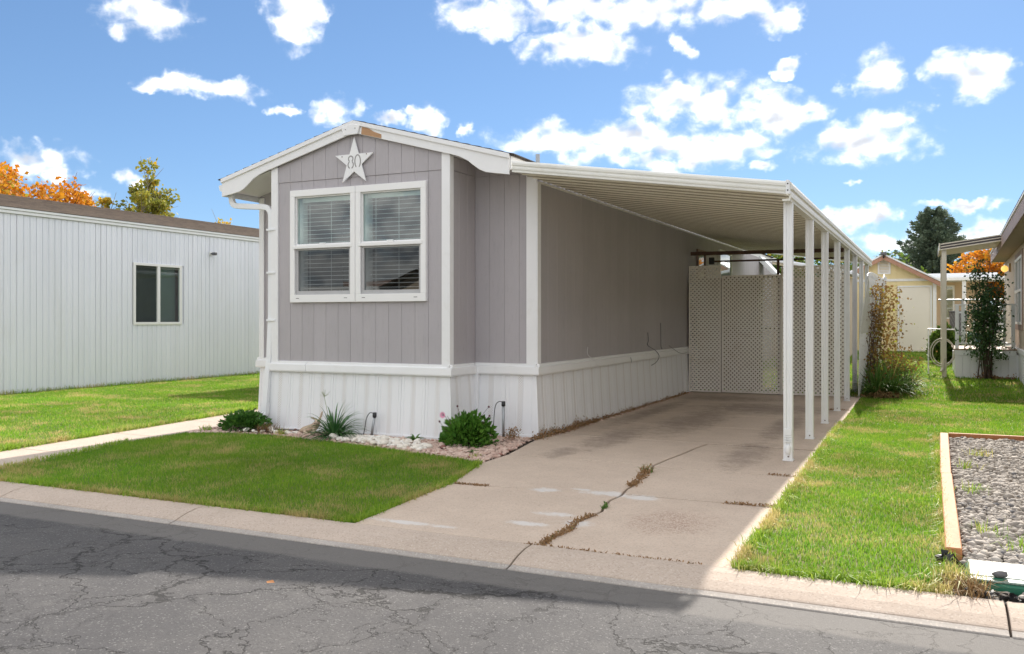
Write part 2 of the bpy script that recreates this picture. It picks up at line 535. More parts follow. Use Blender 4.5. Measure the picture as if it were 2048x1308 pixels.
# concrete
def concrete_mat(name, c1, c2, drive=False):
    m, t, p, pos, out = base_mat(name)
    big = t.noise(pos, 0.55, 5.0, 0.6)
    mid = t.noise(pos, 3.2, 6.0, 0.65)
    fine = t.noise(pos, 130.0, 3.0, 0.7)
    c = t.mix(t.ss(t.m('ADD', t.m('MULTIPLY', big, 0.6), t.m('MULTIPLY', mid, 0.4)), 0.38, 0.62), c1, c2)
    vor = t.n('ShaderNodeTexVoronoi')
    t.put(vor.inputs['Vector'], pos)
    vor.inputs['Scale'].default_value = 105.0
    r, g, b = t.sep(vor.outputs['Color'])
    c = t.mix(t.m('MULTIPLY', t.ss(r, 0.72, 0.98), 0.30), c, (0.22, 0.165, 0.135))
    c = t.mix(t.m('MULTIPLY', t.ss(g, 0.80, 0.99), 0.38), c, (0.62, 0.56, 0.49))
    c = t.mix(t.m('MULTIPLY', t.ss(fine, 0.5, 0.75), 0.22), c, (0.27, 0.21, 0.17))
    if drive:
        x, y, z = t.sep(pos)
        wob = t.m('ADD', t.m('MULTIPLY', t.m('SUBTRACT', t.noise(pos, 5.0, 6.0, 0.7), 0.5), 2.6), t.m('MULTIPLY', t.m('SUBTRACT', t.noise(t.scalev(pos, (1.0, 3.0, 1.0)), 22.0, 4.0, 0.7), 0.5), 2.2))

        def blob(cx, cy, rx, ry):
            dx = t.m('DIVIDE', t.m('SUBTRACT', x, cx), rx)
            dy = t.m('DIVIDE', t.m('SUBTRACT', y, cy), ry)
            return t.m('ADD', t.m('SUBTRACT', 1.0, t.m('ADD', t.m('MULTIPLY', dx, dx), t.m('MULTIPLY', dy, dy))), wob)
        # oil and tyre stains where cars stand
        st = None
        for (cx, cy, rx, ry) in ((-3.45, 10.3, 0.34, 1.5), (-3.0, 12.5, 0.5, 2.2), (-1.75, 9.6, 0.30, 1.2), (-3.6, 8.9, 0.20, 0.5), (-2.4, 14.6, 1.3, 1.1), (-3.9, 13.3, 0.25, 2.5), (-1.75, 12.3, 0.25, 1.9), (-3.2, 16.2, 1.1, 0.7)):
            q = t.ss(blob(cx, cy, rx, ry), -0.1, 1.3)
            st = q if st is None else t.m('MAXIMUM', st, q)
        c = t.mix(t.m('MULTIPLY', st, 0.55), c, (0.15, 0.115, 0.095))
        # grey cement patches along the crack
        pa = None
        for (cx, cy, rx, ry) in ((-2.95, 6.87, 0.16, 0.11), (-2.42, 6.95, 0.28, 0.13), (-2.10, 6.92, 0.16, 0.14), (-2.52, 6.05, 0.20, 0.09), (-2.56, 5.68, 0.24, 0.07), (-2.25, 5.85, 0.13, 0.14), (-2.65, 7.02, 0.14, 0.04), (-3.35, 5.35, 0.5, 0.06)):
            q = t.ss(blob(cx, cy, rx, ry), 0.15, 0.95)
            pa = q if pa is None else t.m('MAXIMUM', pa, q)
        c = t.mix(t.m('MULTIPLY', pa, 0.72), c, (0.64, 0.63, 0.62))
        # worn pinkish aggregate
        ag = t.ss(blob(-1.65, 6.2, 0.42, 0.55), 0.1, 1.2)
        c = t.mix(t.m('MULTIPLY', ag, t.m('MULTIPLY', t.ss(b, 0.45, 0.6), 0.5)), c, (0.23, 0.115, 0.085))
    t.put(p.inputs['Base Color'], c)
    p.inputs['Roughness'].default_value = 0.88
    p.inputs['Specular IOR Level'].default_value = 0.25
    h = t.m('ADD', t.m('MULTIPLY', fine, 0.6), t.m('MULTIPLY', r, 0.5))
    bump(t, p, h, 0.35, 0.004)
    return m


concrete_mat('concrete_drive', (0.585, 0.475, 0.385), (0.515, 0.415, 0.335), True)
concrete_mat('concrete_walk', (0.53, 0.44, 0.37), (0.47, 0.39, 0.325))
concrete_mat('concrete_curb', (0.51, 0.42, 0.35), (0.45, 0.37, 0.305))
concrete_mat('concrete_lip', (0.42, 0.385, 0.355), (0.33, 0.305, 0.28))


def asphalt_mat():
    m, t, p, pos, out = base_mat('asphalt')
    x, y, z = t.sep(pos)
    big = t.noise(pos, 0.7, 5.0, 0.6)
    mid = t.noise(pos, 4.0, 5.0, 0.6)
    fine = t.noise(pos, 170.0, 3.0, 0.7)
    c = t.mix(t.ss(big, 0.35, 0.65), (0.094, 0.090, 0.090), (0.064, 0.062, 0.065))
    c = t.mix(t.m('MULTIPLY', t.ss(mid, 0.5, 0.72), 0.35), c, (0.130, 0.125, 0.121))
    vor = t.n('ShaderNodeTexVoronoi')
    t.put(vor.inputs['Vector'], pos)
    vor.inputs['Scale'].default_value = 120.0
    r, g, b = t.sep(vor.outputs['Color'])
    c = t.mix(t.m('MULTIPLY', t.ss(r, 0.88, 0.99), 0.5), c, (0.24, 0.235, 0.23))
    c = t.mix(t.m('MULTIPLY', t.ss(g, 0.70, 0.97), 0.55), c, (0.045, 0.045, 0.047))
    c = t.mix(t.m('MULTIPLY', t.ss(fine, 0.45, 0.7), 0.3), c, (0.055, 0.055, 0.057))
    # alligator cracks, drifting in scale and broken up
    wv = t.n('ShaderNodeTexNoise')
    t.put(wv.inputs['Vector'], pos)
    wv.inputs['Scale'].default_value = 2.2
    wv.inputs['Detail'].default_value = 6.0
    wv.inputs['Roughness'].default_value = 0.65
    off = t.vm('SCALE', t.vm('SUBTRACT', wv.outputs['Color'], (0.5, 0.5, 0.5)))
    off.node.inputs['Scale'].default_value = 0.75
    vec = t.vm('MULTIPLY', t.vm('ADD', pos, off), (1.0, 1.0, 0.0))

    def crack(scale, wd, lo, hi, seed):
        v2 = t.n('ShaderNodeTexVoronoi', feature='DISTANCE_TO_EDGE')
        t.put(v2.inputs['Vector'], t.vm('ADD', vec, (seed, seed * 1.7, 0)))
        v2.inputs['Scale'].default_value = scale
        keep = t.ss(t.noise(t.vm('ADD', pos, (seed, 3.1, 0)), 1.1, 3.0, 0.6), lo, hi)
        return t.m('MULTIPLY', t.ss(v2.outputs['Distance'], wd, wd * 0.25), keep)
    k1 = crack(1.5, 0.010, 0.34, 0.46, 3.0)
    k2 = crack(3.4, 0.012, 0.48, 0.58, 11.0)
    k3 = crack(0.7, 0.0065, 0.25, 0.38, 27.0)
    k = t.m('MAXIMUM', t.m('MAXIMUM', k1, t.m('MULTIPLY', k2, 0.75)), k3)
    c = t.mix(t.m('MULTIPLY', k, 0.88), c, (0.018, 0.017, 0.017))
    # scrubbed grey margin beside the gutter
    edge = t.ss(t.m('ADD', y, t.m('MULTIPLY', t.m('SUBTRACT', mid, 0.5), 0.10)), 4.42, 4.50)
    c = t.mix(t.m('MULTIPLY', edge, 0.7), c, (0.165, 0.155, 0.145))
    t.put(p.inputs['Base Color'], c)
    p.inputs['Roughness'].default_value = 0.85
    p.inputs['Specular IOR Level'].default_value = 0.35
    h = t.m('SUBTRACT', t.m('ADD', t.m('MULTIPLY', fine, 0.5), t.m('MULTIPLY', r, 0.6)), t.m('MULTIPLY', k, 1.5))
    bump(t, p, h, 0.6, 0.006)
    return m


asphalt_mat()


def tint_mat(name, c0, c1, c2=None, rough=0.6, trans=0.3, patch=None):
    """per-leaf tint attribute 0..1 between c0 and c1, optional third colour above 0.8"""
    m, t, p, pos, out = base_mat(name)
    at = t.n('ShaderNodeAttribute', attribute_name='tint')
    f = at.outputs['Fac']
    c = t.mix(f, c0, c1)
    if c2:
        c = t.mix(t.ss(f, 0.80, 0.88), c, c2)
    if patch:
        dry, sc, lo, hi = patch
        n = t.noise(pos, sc, 4.0, 0.6, 0.4)
        k = t.ss(t.m('ADD', n, t.m('MULTIPLY', f, 0.22)), lo, hi)
        c = t.mix(k, c, dry)
        n2 = t.noise(pos, 0.6, 3.0, 0.5)
        c = t.mix(1.0, c, t.m('MULTIPLY_ADD', n2, 1.1, 0.45), 'MULTIPLY')
    t.put(p.inputs['Base Color'], c)
    p.inputs['Roughness'].default_value = rough
    p.inputs['Specular IOR Level'].default_value = 0.3
    if trans > 0:
        tr = t.n('ShaderNodeBsdfTranslucent')
        t.put(tr.inputs['Color'], c)
        ms = t.n('ShaderNodeMixShader')
        ms.inputs[0].default_value = trans
        m.node_tree.links.new(p.outputs[0], ms.inputs[1])
        m.node_tree.links.new(tr.outputs[0], ms.inputs[2])
        m.node_tree.links.new(ms.outputs[0], out.inputs[0])
    return m


tint_mat('grass', (0.112, 0.300, 0.022), (0.345, 0.480, 0.050), rough=0.55, trans=0.45, patch=((0.56, 0.46, 0.19), 1.5, 0.585, 0.81))
tint_mat('straw', (0.34, 0.24, 0.11), (0.19, 0.10, 0.045), rough=0.8, trans=0.2)
tint_mat('brown_weed', (0.38, 0.24, 0.12), (0.22, 0.125, 0.065), (0.15, 0.17, 0.055), rough=0.8, trans=0.2)
tint_mat('bush_leaf', (0.055, 0.165, 0.020), (0.125, 0.270, 0.035), rough=0.45, trans=0.25)
tint_mat('dark_bush_leaf', (0.042, 0.130, 0.022), (0.090, 0.205, 0.030), rough=0.45, trans=0.25)
tint_mat('strap_leaf', (0.036, 0.125, 0.034), (0.085, 0.205, 0.055), rough=0.4, trans=0.2)
tint_mat('lily_leaf', (0.065, 0.160, 0.028), (0.180, 0.290, 0.070), (0.32, 0.23, 0.10), rough=0.5, trans=0.35)
tint_mat('rose_leaf', (0.028, 0.075, 0.026), (0.070, 0.130, 0.035), rough=0.4, trans=0.25)
tint_mat('vine_leaf', (0.17, 0.085, 0.035), (0.30, 0.20, 0.045), (0.36, 0.38, 0.05), rough=0.7, trans=0.35)
tint_mat('orange_leaf', (0.55, 0.19, 0.015), (0.68, 0.36, 0.022), (0.36, 0.31, 0.04), rough=0.6, trans=0.4)
tint_mat('birch_leaf', (0.19, 0.21, 0.035), (0.40, 0.36, 0.055), (0.58, 0.38, 0.04), rough=0.6, trans=0.4)
tint_mat('green_leaf', (0.060, 0.120, 0.020), (0.15, 0.21, 0.030), (0.33, 0.28, 0.04), rough=0.6, trans=0.4)
tint_mat('spruce_needle', (0.11, 0.165, 0.115), (0.25, 0.31, 0.215), rough=0.6, trans=0.1)
tint_mat('pebble_pink', (0.50, 0.34, 0.28), (0.66, 0.53, 0.45), (0.30, 0.15, 0.12), rough=0.75, trans=0.0)
tint_mat('pebble_white', (0.72, 0.66, 0.57), (0.80, 0.78, 0.73), rough=0.6, trans=0.0)
tint_mat('gravel_grey', (0.26, 0.235, 0.21), (0.52, 0.475, 0.425), (0.15, 0.145, 0.15), rough=0.85, trans=0.0)


def glass_mat(name, tint=(1, 1, 1), refl=1.0, thru=0.85, f0=0.10):
    m = bpy.data.materials.new(name)
    m.use_nodes = True
    t = NT(m.node_tree)
    out = t.n('ShaderNodeOutputMaterial')
    tr = t.n('ShaderNodeBsdfTransparent')
    tr.inputs[0].default_value = (tint[0] * thru, tint[1] * thru, tint[2] * thru, 1)
    gl = t.n('ShaderNodeBsdfGlossy')
    gl.inputs['Roughness'].default_value = 0.01
    gl.inputs['Color'].default_value = (refl * 0.96, refl * 1.0, refl * 1.0, 1)
    lw = t.n('ShaderNodeLayerWeight')
    lw.inputs['Blend'].default_value = 0.5
    fres = t.m('MULTIPLY_ADD', t.m('POWER', lw.outputs['Facing'], 5.0), 1.0 - f0, f0)
    geo = t.n('ShaderNodeNewGeometry')
    n = t.noise(geo.outputs['Position'], 1.6, 2.0, 0.5)
    b = t.n('ShaderNodeBump')
    b.inputs['Strength'].default_value = 0.04
    b.inputs['Distance'].default_value = 0.02
    t.put(b.inputs['Height'], n)
    t.put(gl.inputs['Normal'], b.outputs[0])
    ms = t.n('ShaderNodeMixShader')
    m.node_tree.links.new(fres, ms.inputs[0])
    m.node_tree.links.new(tr.outputs[0], ms.inputs[1])
    m.node_tree.links.new(gl.outputs[0], ms.inputs[2])
    m.node_tree.links.new(ms.outputs[0], out.inputs[0])
    MATS[name] = m
    return m


glass_mat('window_glass', (0.84, 0.98, 0.97), 1.0, 0.9, 0.13)
glass_mat('screened_glass', (0.76, 0.78, 0.80), 0.8, 0.75, 0.07)
lm, lt, lp, lpos, lo = base_mat('lamp_glow')
lp.inputs['Base Color'].default_value = (0.9, 0.6, 0.2, 1)
lp.inputs['Emission Color'].default_value = (1.0, 0.52, 0.12, 1)
lp.inputs['Emission Strength'].default_value = 0.3


# valve-box lid: pale worn plastic with a fine embossed diamond tread (below 10 px)
def lid_mat():
    m, t, p, pos, out = base_mat('lid_pale')
    x, y, z = t.sep(pos)
    a = t.m('MULTIPLY', t.m('ADD', x, t.m('MULTIPLY', y, 1.7)), 52.0)
    b = t.m('MULTIPLY', t.m('SUBTRACT', x, t.m('MULTIPLY', y, 1.7)), 52.0)
    fa = t.m('ABSOLUTE', t.m('SUBTRACT', t.m('FRACT', a), 0.5))
    fb = t.m('ABSOLUTE', t.m('SUBTRACT', t.m('FRACT', b), 0.5))
    k = t.ss(t.m('MINIMUM', fa, fb), 0.10, 0.02)
    c = t.mix(t.m('MULTIPLY', k, 0.75), (0.235, 0.29, 0.255), (0.05, 0.16, 0.11))
    n = t.noise(pos, 14.0, 5.0, 0.6)
    c = t.mix(t.m('MULTIPLY', t.ss(n, 0.5, 0.75), 0.4), c, (0.38, 0.38, 0.32))
    t.put(p.inputs['Base Color'], c)
    p.inputs['Roughness'].default_value = 0.5
    return m


lid_mat()
M = MATS


# ------------------------------------------------------------------ ground levels
def gz(x, y):
    return 0.0215 * max(0.0, y - 17.5)


def poly_sheet(name, pts, mat, z=None, kind='structure', parent=None):
    b = MB()
    b.add([(p[0], p[1], (p[2] if len(p) > 2 else z)) for p in pts], [tuple(range(len(pts)))])
    o = b.build(name, mat, parent)
    if kind and parent is None:
        tag(o, kind=kind)
    return o


# terrain reaching the horizon
t = MB()
t.add([(-900, -900, -0.16), (900, -900, -0.16), (900, 17.5, -0.16), (-900, 17.5, -0.16), (900, 140, 2.48), (-900, 140, 2.48), (900, 1500, 2.48), (-900, 1500, 2.48)],
      [(0, 1, 2, 3), (3, 2, 4, 5), (5, 4, 6, 7)])
tag(t.build('ground', M['terrain']), 'wide ground of the trailer park reaching the horizon', kind='structure')

# road: crowned a little towards the middle
rb = MB()
xs = [-120, -12, -6, 0, 6, 120]
ys = [-2.9, 1.0, 4.42, 4.80]
zs = [-0.075, 0.0, -0.058, -0.066]
vs = [(x, y, z) for y, z in zip(ys, zs) for x in xs]
fs = [(j * 6 + i, j * 6 + i + 1, (j + 1) * 6 + i + 1, (j + 1) * 6 + i) for j in range(3) for i in range(5)]
rb.add(vs, fs)
tag(rb.build('road', M['asphalt']), 'cracked grey asphalt street in front of the home', kind='structure')

# rolled kerb in poured lengths
kerb = empty('kerb', (0, 4.9, -0.1))
tag(kerb, 'low rolled concrete kerb between the street and the lots', kind='structure')
KJ = [-26, -23.3, -20.5, -17.8, -15.1, -12.4, -9.7, -7.05, -5.06, -2.30, 0.36, 3.1, 5.8, 8.5, 11.2, 14]
for a, b in zip(KJ[:-1], KJ[1:]):
    g = 0.006
    k = MB()
    prof = [(0, 5.16, -0.14), (0, 5.16, 0.004), (0, 5.06, 0.002), (0, 4.95, -0.016), (0, 4.865, -0.040), (0, 4.850, -0.046), (0, 4.850, -0.14)]
    k.prism([(a + g, p[1], p[2]) for p in prof], (b - a - 2 * g, 0, 0))
    seg = k.build('kerb_length', M['concrete_curb'], kerb, bevel=0.004)
    k = MB()
    prof = [(4.85, -0.14), (4.85, -0.048), (4.825, -0.053), (4.79, -0.058), (4.775, -0.14)]
    k.prism([(a + g, p[0], p[1]) for p in prof], (b - a - 2 * g, 0, 0))
    k.build('gutter_lip', M['concrete_lip'], seg, bevel=0.003)
far_kerb = MB()
far_kerb.box(-60, 60, -3.35, -2.88, -0.15, 0.0)
tag(far_kerb.build('kerb', M['concrete_curb'], bevel=0.02), kind='structure')

# driveway in broken slabs
drive = empty('driveway', (-2.7, 5.2, -0.1))
tag(drive, 'cracked concrete driveway running under the carport', kind='structure')
dsub = MB()
dsub.add([(-3.66, 5.17, -0.05), (-1.05, 5.17, -0.05), (-1.13, 17.8, -0.05), (-4.28, 17.8, -0.05), (-4.28, 9.9, -0.05), (-4.05, 7.9, -0.05)], [tuple(range(6))])
dsub.build('joint_bed', M['soil'], drive)
LEFT = [(5.165, -3.68), (6.8, -3.80), (7.9, -4.06), (8.5, -4.06), (9.9, -4.29), (17.9, -4.29)]
RIGHT = [(5.165, -1.02), (17.9, -1.12)]
CRACK = [(5.165, -2.235), (5.42, -2.25), (5.654, -2.214), (5.88, -2.27), (6.103, -2.236), (6.30, -2.225), (6.474, -2.270), (6.70, -2.30), (6.914, -2.280), (7.2, -2.32), (7.528, -2.325), (7.9, -2.40), (8.1, -2.37), (8.47, -2.456), (8.9, -2.43), (9.361, -2.383), (9.8, -2.36), (10.2, -2.31), (10.523, -2.298)]


def on(line, y):
    for (y0, x0), (y1, x1) in zip(line[:-1], line[1:]):
        if y0 <= y <= y1:
            return x0 + (x1 - x0) * (y - y0) / (y1 - y0)
    return line[-1][1] if y > line[-1][0] else line[0][1]


def slab(poly, parent, mat, z=0.0, th=0.09, name='slab'):
    b = MB()
    b.prism([(p[0], p[1], z - th) for p in poly], (0, 0, th))
    return b.build(name, mat, parent, bevel=0.004)


def side(line, y0, y1, off=0.0):
    ysl = [y0] + [q[0] for q in line if y0 < q[0] < y1] + [y1]
    return [(on(line, y) + off, y) for y in ysl]


# left column joints follow the ragged break at 6.8-7.5, right column the joint at 7.0
g = 0.015
JL = [5.165, 6.80, 8.50, 10.25, 11.85, 13.35, 14.85, 16.35, 17.85]
JR = [5.165, 7.00, 8.43, 10.20, 11.80, 13.30, 14.85, 16.35, 17.85]
for i in range(len(JL) - 1):
    split = JL[i] < 10.0
    if split:
        l0, l1 = JL[i] + g, JL[i + 1] - g
        lft = side(LEFT, l0, l1)
        rgt = side(CRACK, l0, l1, -0.011)
        top = []
        bot = []
        if i == 0:      # ragged top edge climbing to the crack
            top = [(-2.55, 7.02), (-2.8, 6.86)]
            rgt = side(CRACK, l0, 7.10, -0.010)
        if i == 1:
            bot = [(-2.8, 6.876), (-2.55, 7.036)]
            rgt = side(CRACK, 7.115, l1, -0.010)
        slab(lft[:1] + bot + rgt + top + lft[:0:-1], drive, M['concrete_drive'], 0.0)
        r0, r1 = JR[i] + g, JR[i + 1] - g
        a_ = side(CRACK, r0, min(r1, 10.5), 0.010)
        b_ = side(RIGHT, r0, r1)
        slab(b_ + a_[::-1], drive, M['concrete_drive'], -0.003)
    else:
        l0, l1 = JL[i] + g, JL[i + 1] - g
        slab(side(RIGHT, l0, l1) + side(LEFT, l0, l1)[::-1], drive, M['concrete_drive'], 0.0)

# front walk of the left side
walk = empty('walkway', (-8.7, 5.2, -0.1))
tag(walk, 'pale concrete walk beside the left end of the home', kind='structure')
WL = [(5.165, -9.07), (6.31, -9.18), (11.06, -9.75), (24, -9.9)]
WR = [(5.165, -8.02), (5.57, -8.10), (6.56, -8.30), (7.49, -8.58), (8.70, -8.62), (10.0, -8.72), (24, -8.75)]
WJ = [5.165, 6.55, 7.95, 9.4, 10.85, 12.3, 14.0, 16.0, 18.0, 20.0, 23.9]
for y0, y1 in zip(WJ[:-1], WJ[1:]):
    slab(side(WR, y0 + 0.005, y1 - 0.005) + side(WL, y0 + 0.005, y1 - 0.005)[::-1], walk, M['concrete_walk'], 0.0)

# lawns: earth sheets (the blades are separate)
BED = [(-8.56, 8.35), (-8.0, 8.60), (-7.45, 8.66), (-6.9, 8.60), (-6.55, 8.52), (-5.7, 8.36), (-5.08, 8.20), (-4.5, 8.08), (-4.09, 7.93)]
front_lawn = [(-8.0, 5.17), (-3.70, 5.17), (-3.80, 6.76), (-4.07, 7.9)] + BED[::-1] + [(-8.56, 7.6), (-8.30, 6.56), (-8.10, 5.57)]
left_lawn = [(-16.05, 5.17), (-9.09, 5.17), (-9.20, 6.31), (-9.77, 11.06), (-9.9, 17.5), (-16.05, 17.5)]
left_lawn_far = [(-16.05, 17.5), (-9.9, 17.5), (-9.9, 24), (-16.05, 24)]
right_lawn = [(-1.00, 5.17), (0.09, 5.17), (0.09, 12.13), (3.6, 12.13), (3.6, 17.5), (-1.10, 17.5)]
right_lawn_far = [(-4.2, 17.9), (-1.10, 17.5), (3.6, 17.5), (6, 36), (-9, 36), (-4.3, 24)]
poly_sheet('lawn_front', front_lawn, M['thatch'], -0.012)
poly_sheet('lawn_left', left_lawn, M['thatch'], -0.008)
poly_sheet('lawn_left_back', [(p[0], p[1], gz(*p) - 0.008) for p in left_lawn_far], M['thatch'])
poly_sheet('lawn_right', right_lawn, M['thatch'], -0.012)
poly_sheet('lawn_right_back', [(p[0], p[1], gz(*p) - 0.012) for p in right_lawn_far], M['thatch'])
bed_poly = BED + [(-4.09, 8.5), (-4.31, 9.95), (-8.7, 9.95), (-8.56, 8.6)]
poly_sheet('planting_bed', bed_poly, M['soil'], -0.02)
poly_sheet('gravel_bed', [(0.20, 5.17), (4.6, 5.17), (4.6, 12.05), (0.20, 12.05)], M['soil'], -0.03)


# ------------------------------------------------------------------ grey mobile home
HX0, HX1, HXP = -8.69, -4.35, -6.52       # eaves and ridge
BX0, BX1 = -7.856, -5.174                 # bay
BY, MY = 9.20, 9.86                       # bay front, main front
HBACK = 28.0
PEAK, EAVE = 3.945, 3.355
SL = (PEAK - EAVE) / (HXP - HX0)


def roofz(x):
    return PEAK - SL * abs(x - HXP)


home = empty('mobile_home', (HXP, MY, 0), 'mauve-grey mobile home with white trim and a front bay, beside the carport', 'mobile home')
WX0, WX1, WZ0, WZ1 = -7.538, -5.479, 1.665, 3.125
# wall backing (painted sheathing seen only in the grooves)
wall = MB()


def yface(b, pts, y):
    b.add([(p[0], y, p[1]) for p in pts], [tuple(range(len(pts)))])


RD = 0.15
yb = BY + 0.006
yface(wall, [(BX0, 0.8), (BX1, 0.8), (BX1, WZ0), (BX0, WZ0)], yb)
yface(wall, [(BX0, WZ0), (WX0 + .03, WZ0), (WX0 + .03, WZ1), (BX0, WZ1)], yb)
yface(wall, [(WX1 - .03, WZ0), (BX1, WZ0), (BX1, WZ1), (WX1 - .03, WZ1)], yb)
yface(wall, [(BX0, WZ1), (BX1, WZ1), (BX1, roofz(BX1) - RD), (HXP, PEAK - RD), (BX0, roofz(BX0) - RD)], yb)
for x in (BX0 + 0.013, BX1 - 0.013):
    wall.add([(x, yb, 0.8), (x, MY + .014, 0.8), (x, MY + .014, roofz(x) - RD), (x, yb, roofz(x) - RD)], [(0, 1, 2, 3)])
ym = MY + 0.006
yface(wall, [(HX0 + .06, 0.0), (BX0 + .013, 0.0), (BX0 + .013, roofz(BX0) - RD), (HX0 + .06, roofz(HX0) - RD)], ym)
yface(wall, [(BX1 - .013, 0.0), (-4.337, 0.0), (-4.337, roofz(-4.337) - RD), (BX1 - .013, roofz(BX1) - RD)], ym)
for x in (HX0 + 0.06, -4.337):
    wall.add([(x, ym, 0.0), (x, HBACK, 0.0), (x, HBACK, 3.19), (x, ym, 3.19)], [(0, 1, 2, 3)])
yface(wall, [(HX0 + .06, 0), (-4.337, 0), (-4.337, 3.19), (HXP, PEAK - RD), (HX0 + .06, 3.19)], HBACK)
sid = wall.build('wall', M['siding'], home)
floor = MB()
floor.add([(BX0, yb, 0.80), (BX1, yb, 0.80), (BX1, 11.8, 0.80), (BX0, 11.8, 0.80)], [(0, 1, 2, 3)])
floor.add([(HX0 + .06, 11.8, 0.0), (-4.337, 11.8, 0.0), (-4.337, 11.8, 3.19), (HXP, 11.8, 3.7), (HX0 + .06, 11.8, 3.19)], [(0, 1, 2, 3, 4)])
floor.build('interior_partition', M['interior'], home)


def yboard(x0, x1, z0, z1a, z1b, y, th, name='board'):
    """one siding board facing -Y (top edge may slope)"""
    b = MB()
    b.prism([(x0, y, z0), (x1, y, z0), (x1, y, z1b), (x0, y, z1a)], (0, th, 0))
    return b.build(name, M['siding'], sid, bevel=0.0015)


def split(a, b, step):
    n = max(1, round((b - a) / step))
    return [(a + (b - a) * i / n, a + (b - a) * (i + 1) / n) for i in range(n)]


GAP = 0.0014
SEAM = 3.245
zb0 = 0.88
for x0, x1 in split(BX0 + 0.10, BX1 - 0.10, 0.19):
    a, b = x0 + GAP, x1 - GAP
    # upper gable course sits proud of the lower
    zt = lambda x: roofz(x) - 0.12
    if a < HXP < b:
        mb = MB()
        mb.prism([(a, BY - 0.007, SEAM), (b, BY - 0.007, SEAM), (b, BY - 0.007, zt(b)), (HXP, BY - 0.007, zt(HXP)), (a, BY - 0.007, zt(a))], (0, 0.02, 0))
        mb.build('board', M['siding'], sid, bevel=0.0025)
    else:
        yboard(a, b, SEAM, zt(a), zt(b), BY - 0.007, 0.02)
    if b < WX0 + 0.02 or a > WX1 - 0.02:
        yboard(a, b, zb0, SEAM - 0.006, SEAM - 0.006, BY, 0.0135)
    else:
        yboard(a, b, zb0, WZ0 + 0.02, WZ0 + 0.02, BY, 0.0135)
        yboard(a, b, WZ1 - 0.02, SEAM - 0.006, SEAM - 0.006, BY, 0.0135)
        if a < WX0 + 0.02:
            yboard(a, WX0 + 0.02, WZ0 + 0.02, WZ1 - 0.02, WZ1 - 0.02, BY, 0.0135)
        if b > WX1 - 0.02:
            yboard(WX1 - 0.02, b, WZ0 + 0.02, WZ1 - 0.02, WZ1 - 0.02, BY, 0.0135)
# bay cheeks
for x, s in ((BX0, -1), (BX1, 1)):
    for y0, y1 in split(BY + 0.03, MY - 0.002, 0.21):
        for z0, z1 in ((zb0, SEAM - 0.004), (SEAM, roofz(x) - 0.13)):
            mb = MB()
            pr = 0.004 if z0 > 3 else 0.0
            mb.box(x - 0.013 + (0 if s < 0 else 0), x + 0.013, y0 + GAP, y1 - GAP, z0, z1) if False else mb.box(min(x, x - s * 0.0125), max(x + s * pr, x - s * 0.0125), y0 + GAP, y1 - GAP, z0, z1)
            mb.build('board', M['siding'], sid, bevel=0.0025)
# main front, right and left of the bay
for a0, b0 in ((HX0 + 0.06, BX0 - 0.001), (BX1 + 0.001, -4.352)):
    for x0, x1 in split(a0, b0, 0.21):
        a, b = x0 + GAP, x1 - GAP
        yboard(a, b, zb0, SEAM - 0.004, SEAM - 0.004, MY, 0.0135)
        yboard(a, b, SEAM, roofz(a) - 0.16, roofz(b) - 0.16, MY - 0.004, 0.0175)
# long right wall under the carport, long left wall
for xw, s in ((-4.33, 1), (HX0 + 0.046, -1)):
    for y0, y1 in split(MY + 0.06, HBACK, 0.305 if s > 0 else 0.6):
        mb = MB()
        x_in = xw - s * 0.013
        mb.box(min(xw, x_in), max(xw, x_in), y0 + GAP, y1 - GAP, zb0 - 0.03, 3.20)
        mb.build('board', M['siding'], sid, bevel=0.0025)

# corner boards
def trim(name, b, mat='white_trim', bev=0.004, parent=home):
    return b.build(name, M[mat], parent, bevel=bev)


for x0, x1, xs_ in ((BX0 - 0.012, BX0 + 0.098, -1), (BX1 - 0.098, BX1 + 0.016, 1)):
    b = MB()
    b.box(x0, x1, BY - 0.022, BY + 0.012, zb0 + 0.012, roofz((x0 + x1) / 2) - 0.14)
    trim('corner_board', b)
b = MB(); b.box(BX1 + 0.001, BX1 + 0.018, BY - 0.0215, BY + 0.075, zb0 + 0.012, roofz(BX1) - 0.15); trim('corner_board', b)
b = MB(); b.box(-4.455, -4.318, MY - 0.022, MY + 0.012, zb0 + 0.012, roofz(-4.4) - 0.16); trim('corner_board', b)
b = MB(); b.box(-4.3175, -4.302, MY - 0.0215, MY + 0.085, zb0 + 0.012, 3.13); trim('corner_board', b)
b = MB(); b.box(HX0 + 0.036, HX0 + 0.125, MY - 0.022, MY + 0.012, zb0 + 0.012, roofz(HX0) - 0.18); trim('corner_board', b)

# roof
rf = MB()
for (xa, za, xb, zb) in ((HX0 - 0.03, roofz(HX0) - 0.01, HXP, PEAK), (HXP, PEAK, HX1 + 0.03, roofz(HX1) - 0.01)):
    rf.add([(xa, 9.14, za), (xb, 9.14, zb), (xb, HBACK + .1, zb), (xa, HBACK + .1, za), (xa, 9.14, za - .02), (xb, 9.14, zb - .02), (xb, HBACK + .1, zb - .02), (xa, HBACK + .1, za - .02)],
           [(0, 1, 2, 3), (7, 6, 5, 4), (0, 4, 5, 1), (1, 5, 6, 2), (2, 6, 7, 3), (3, 7, 4, 0)])
roof = rf.build('roof', M['shingle_dark'], home)
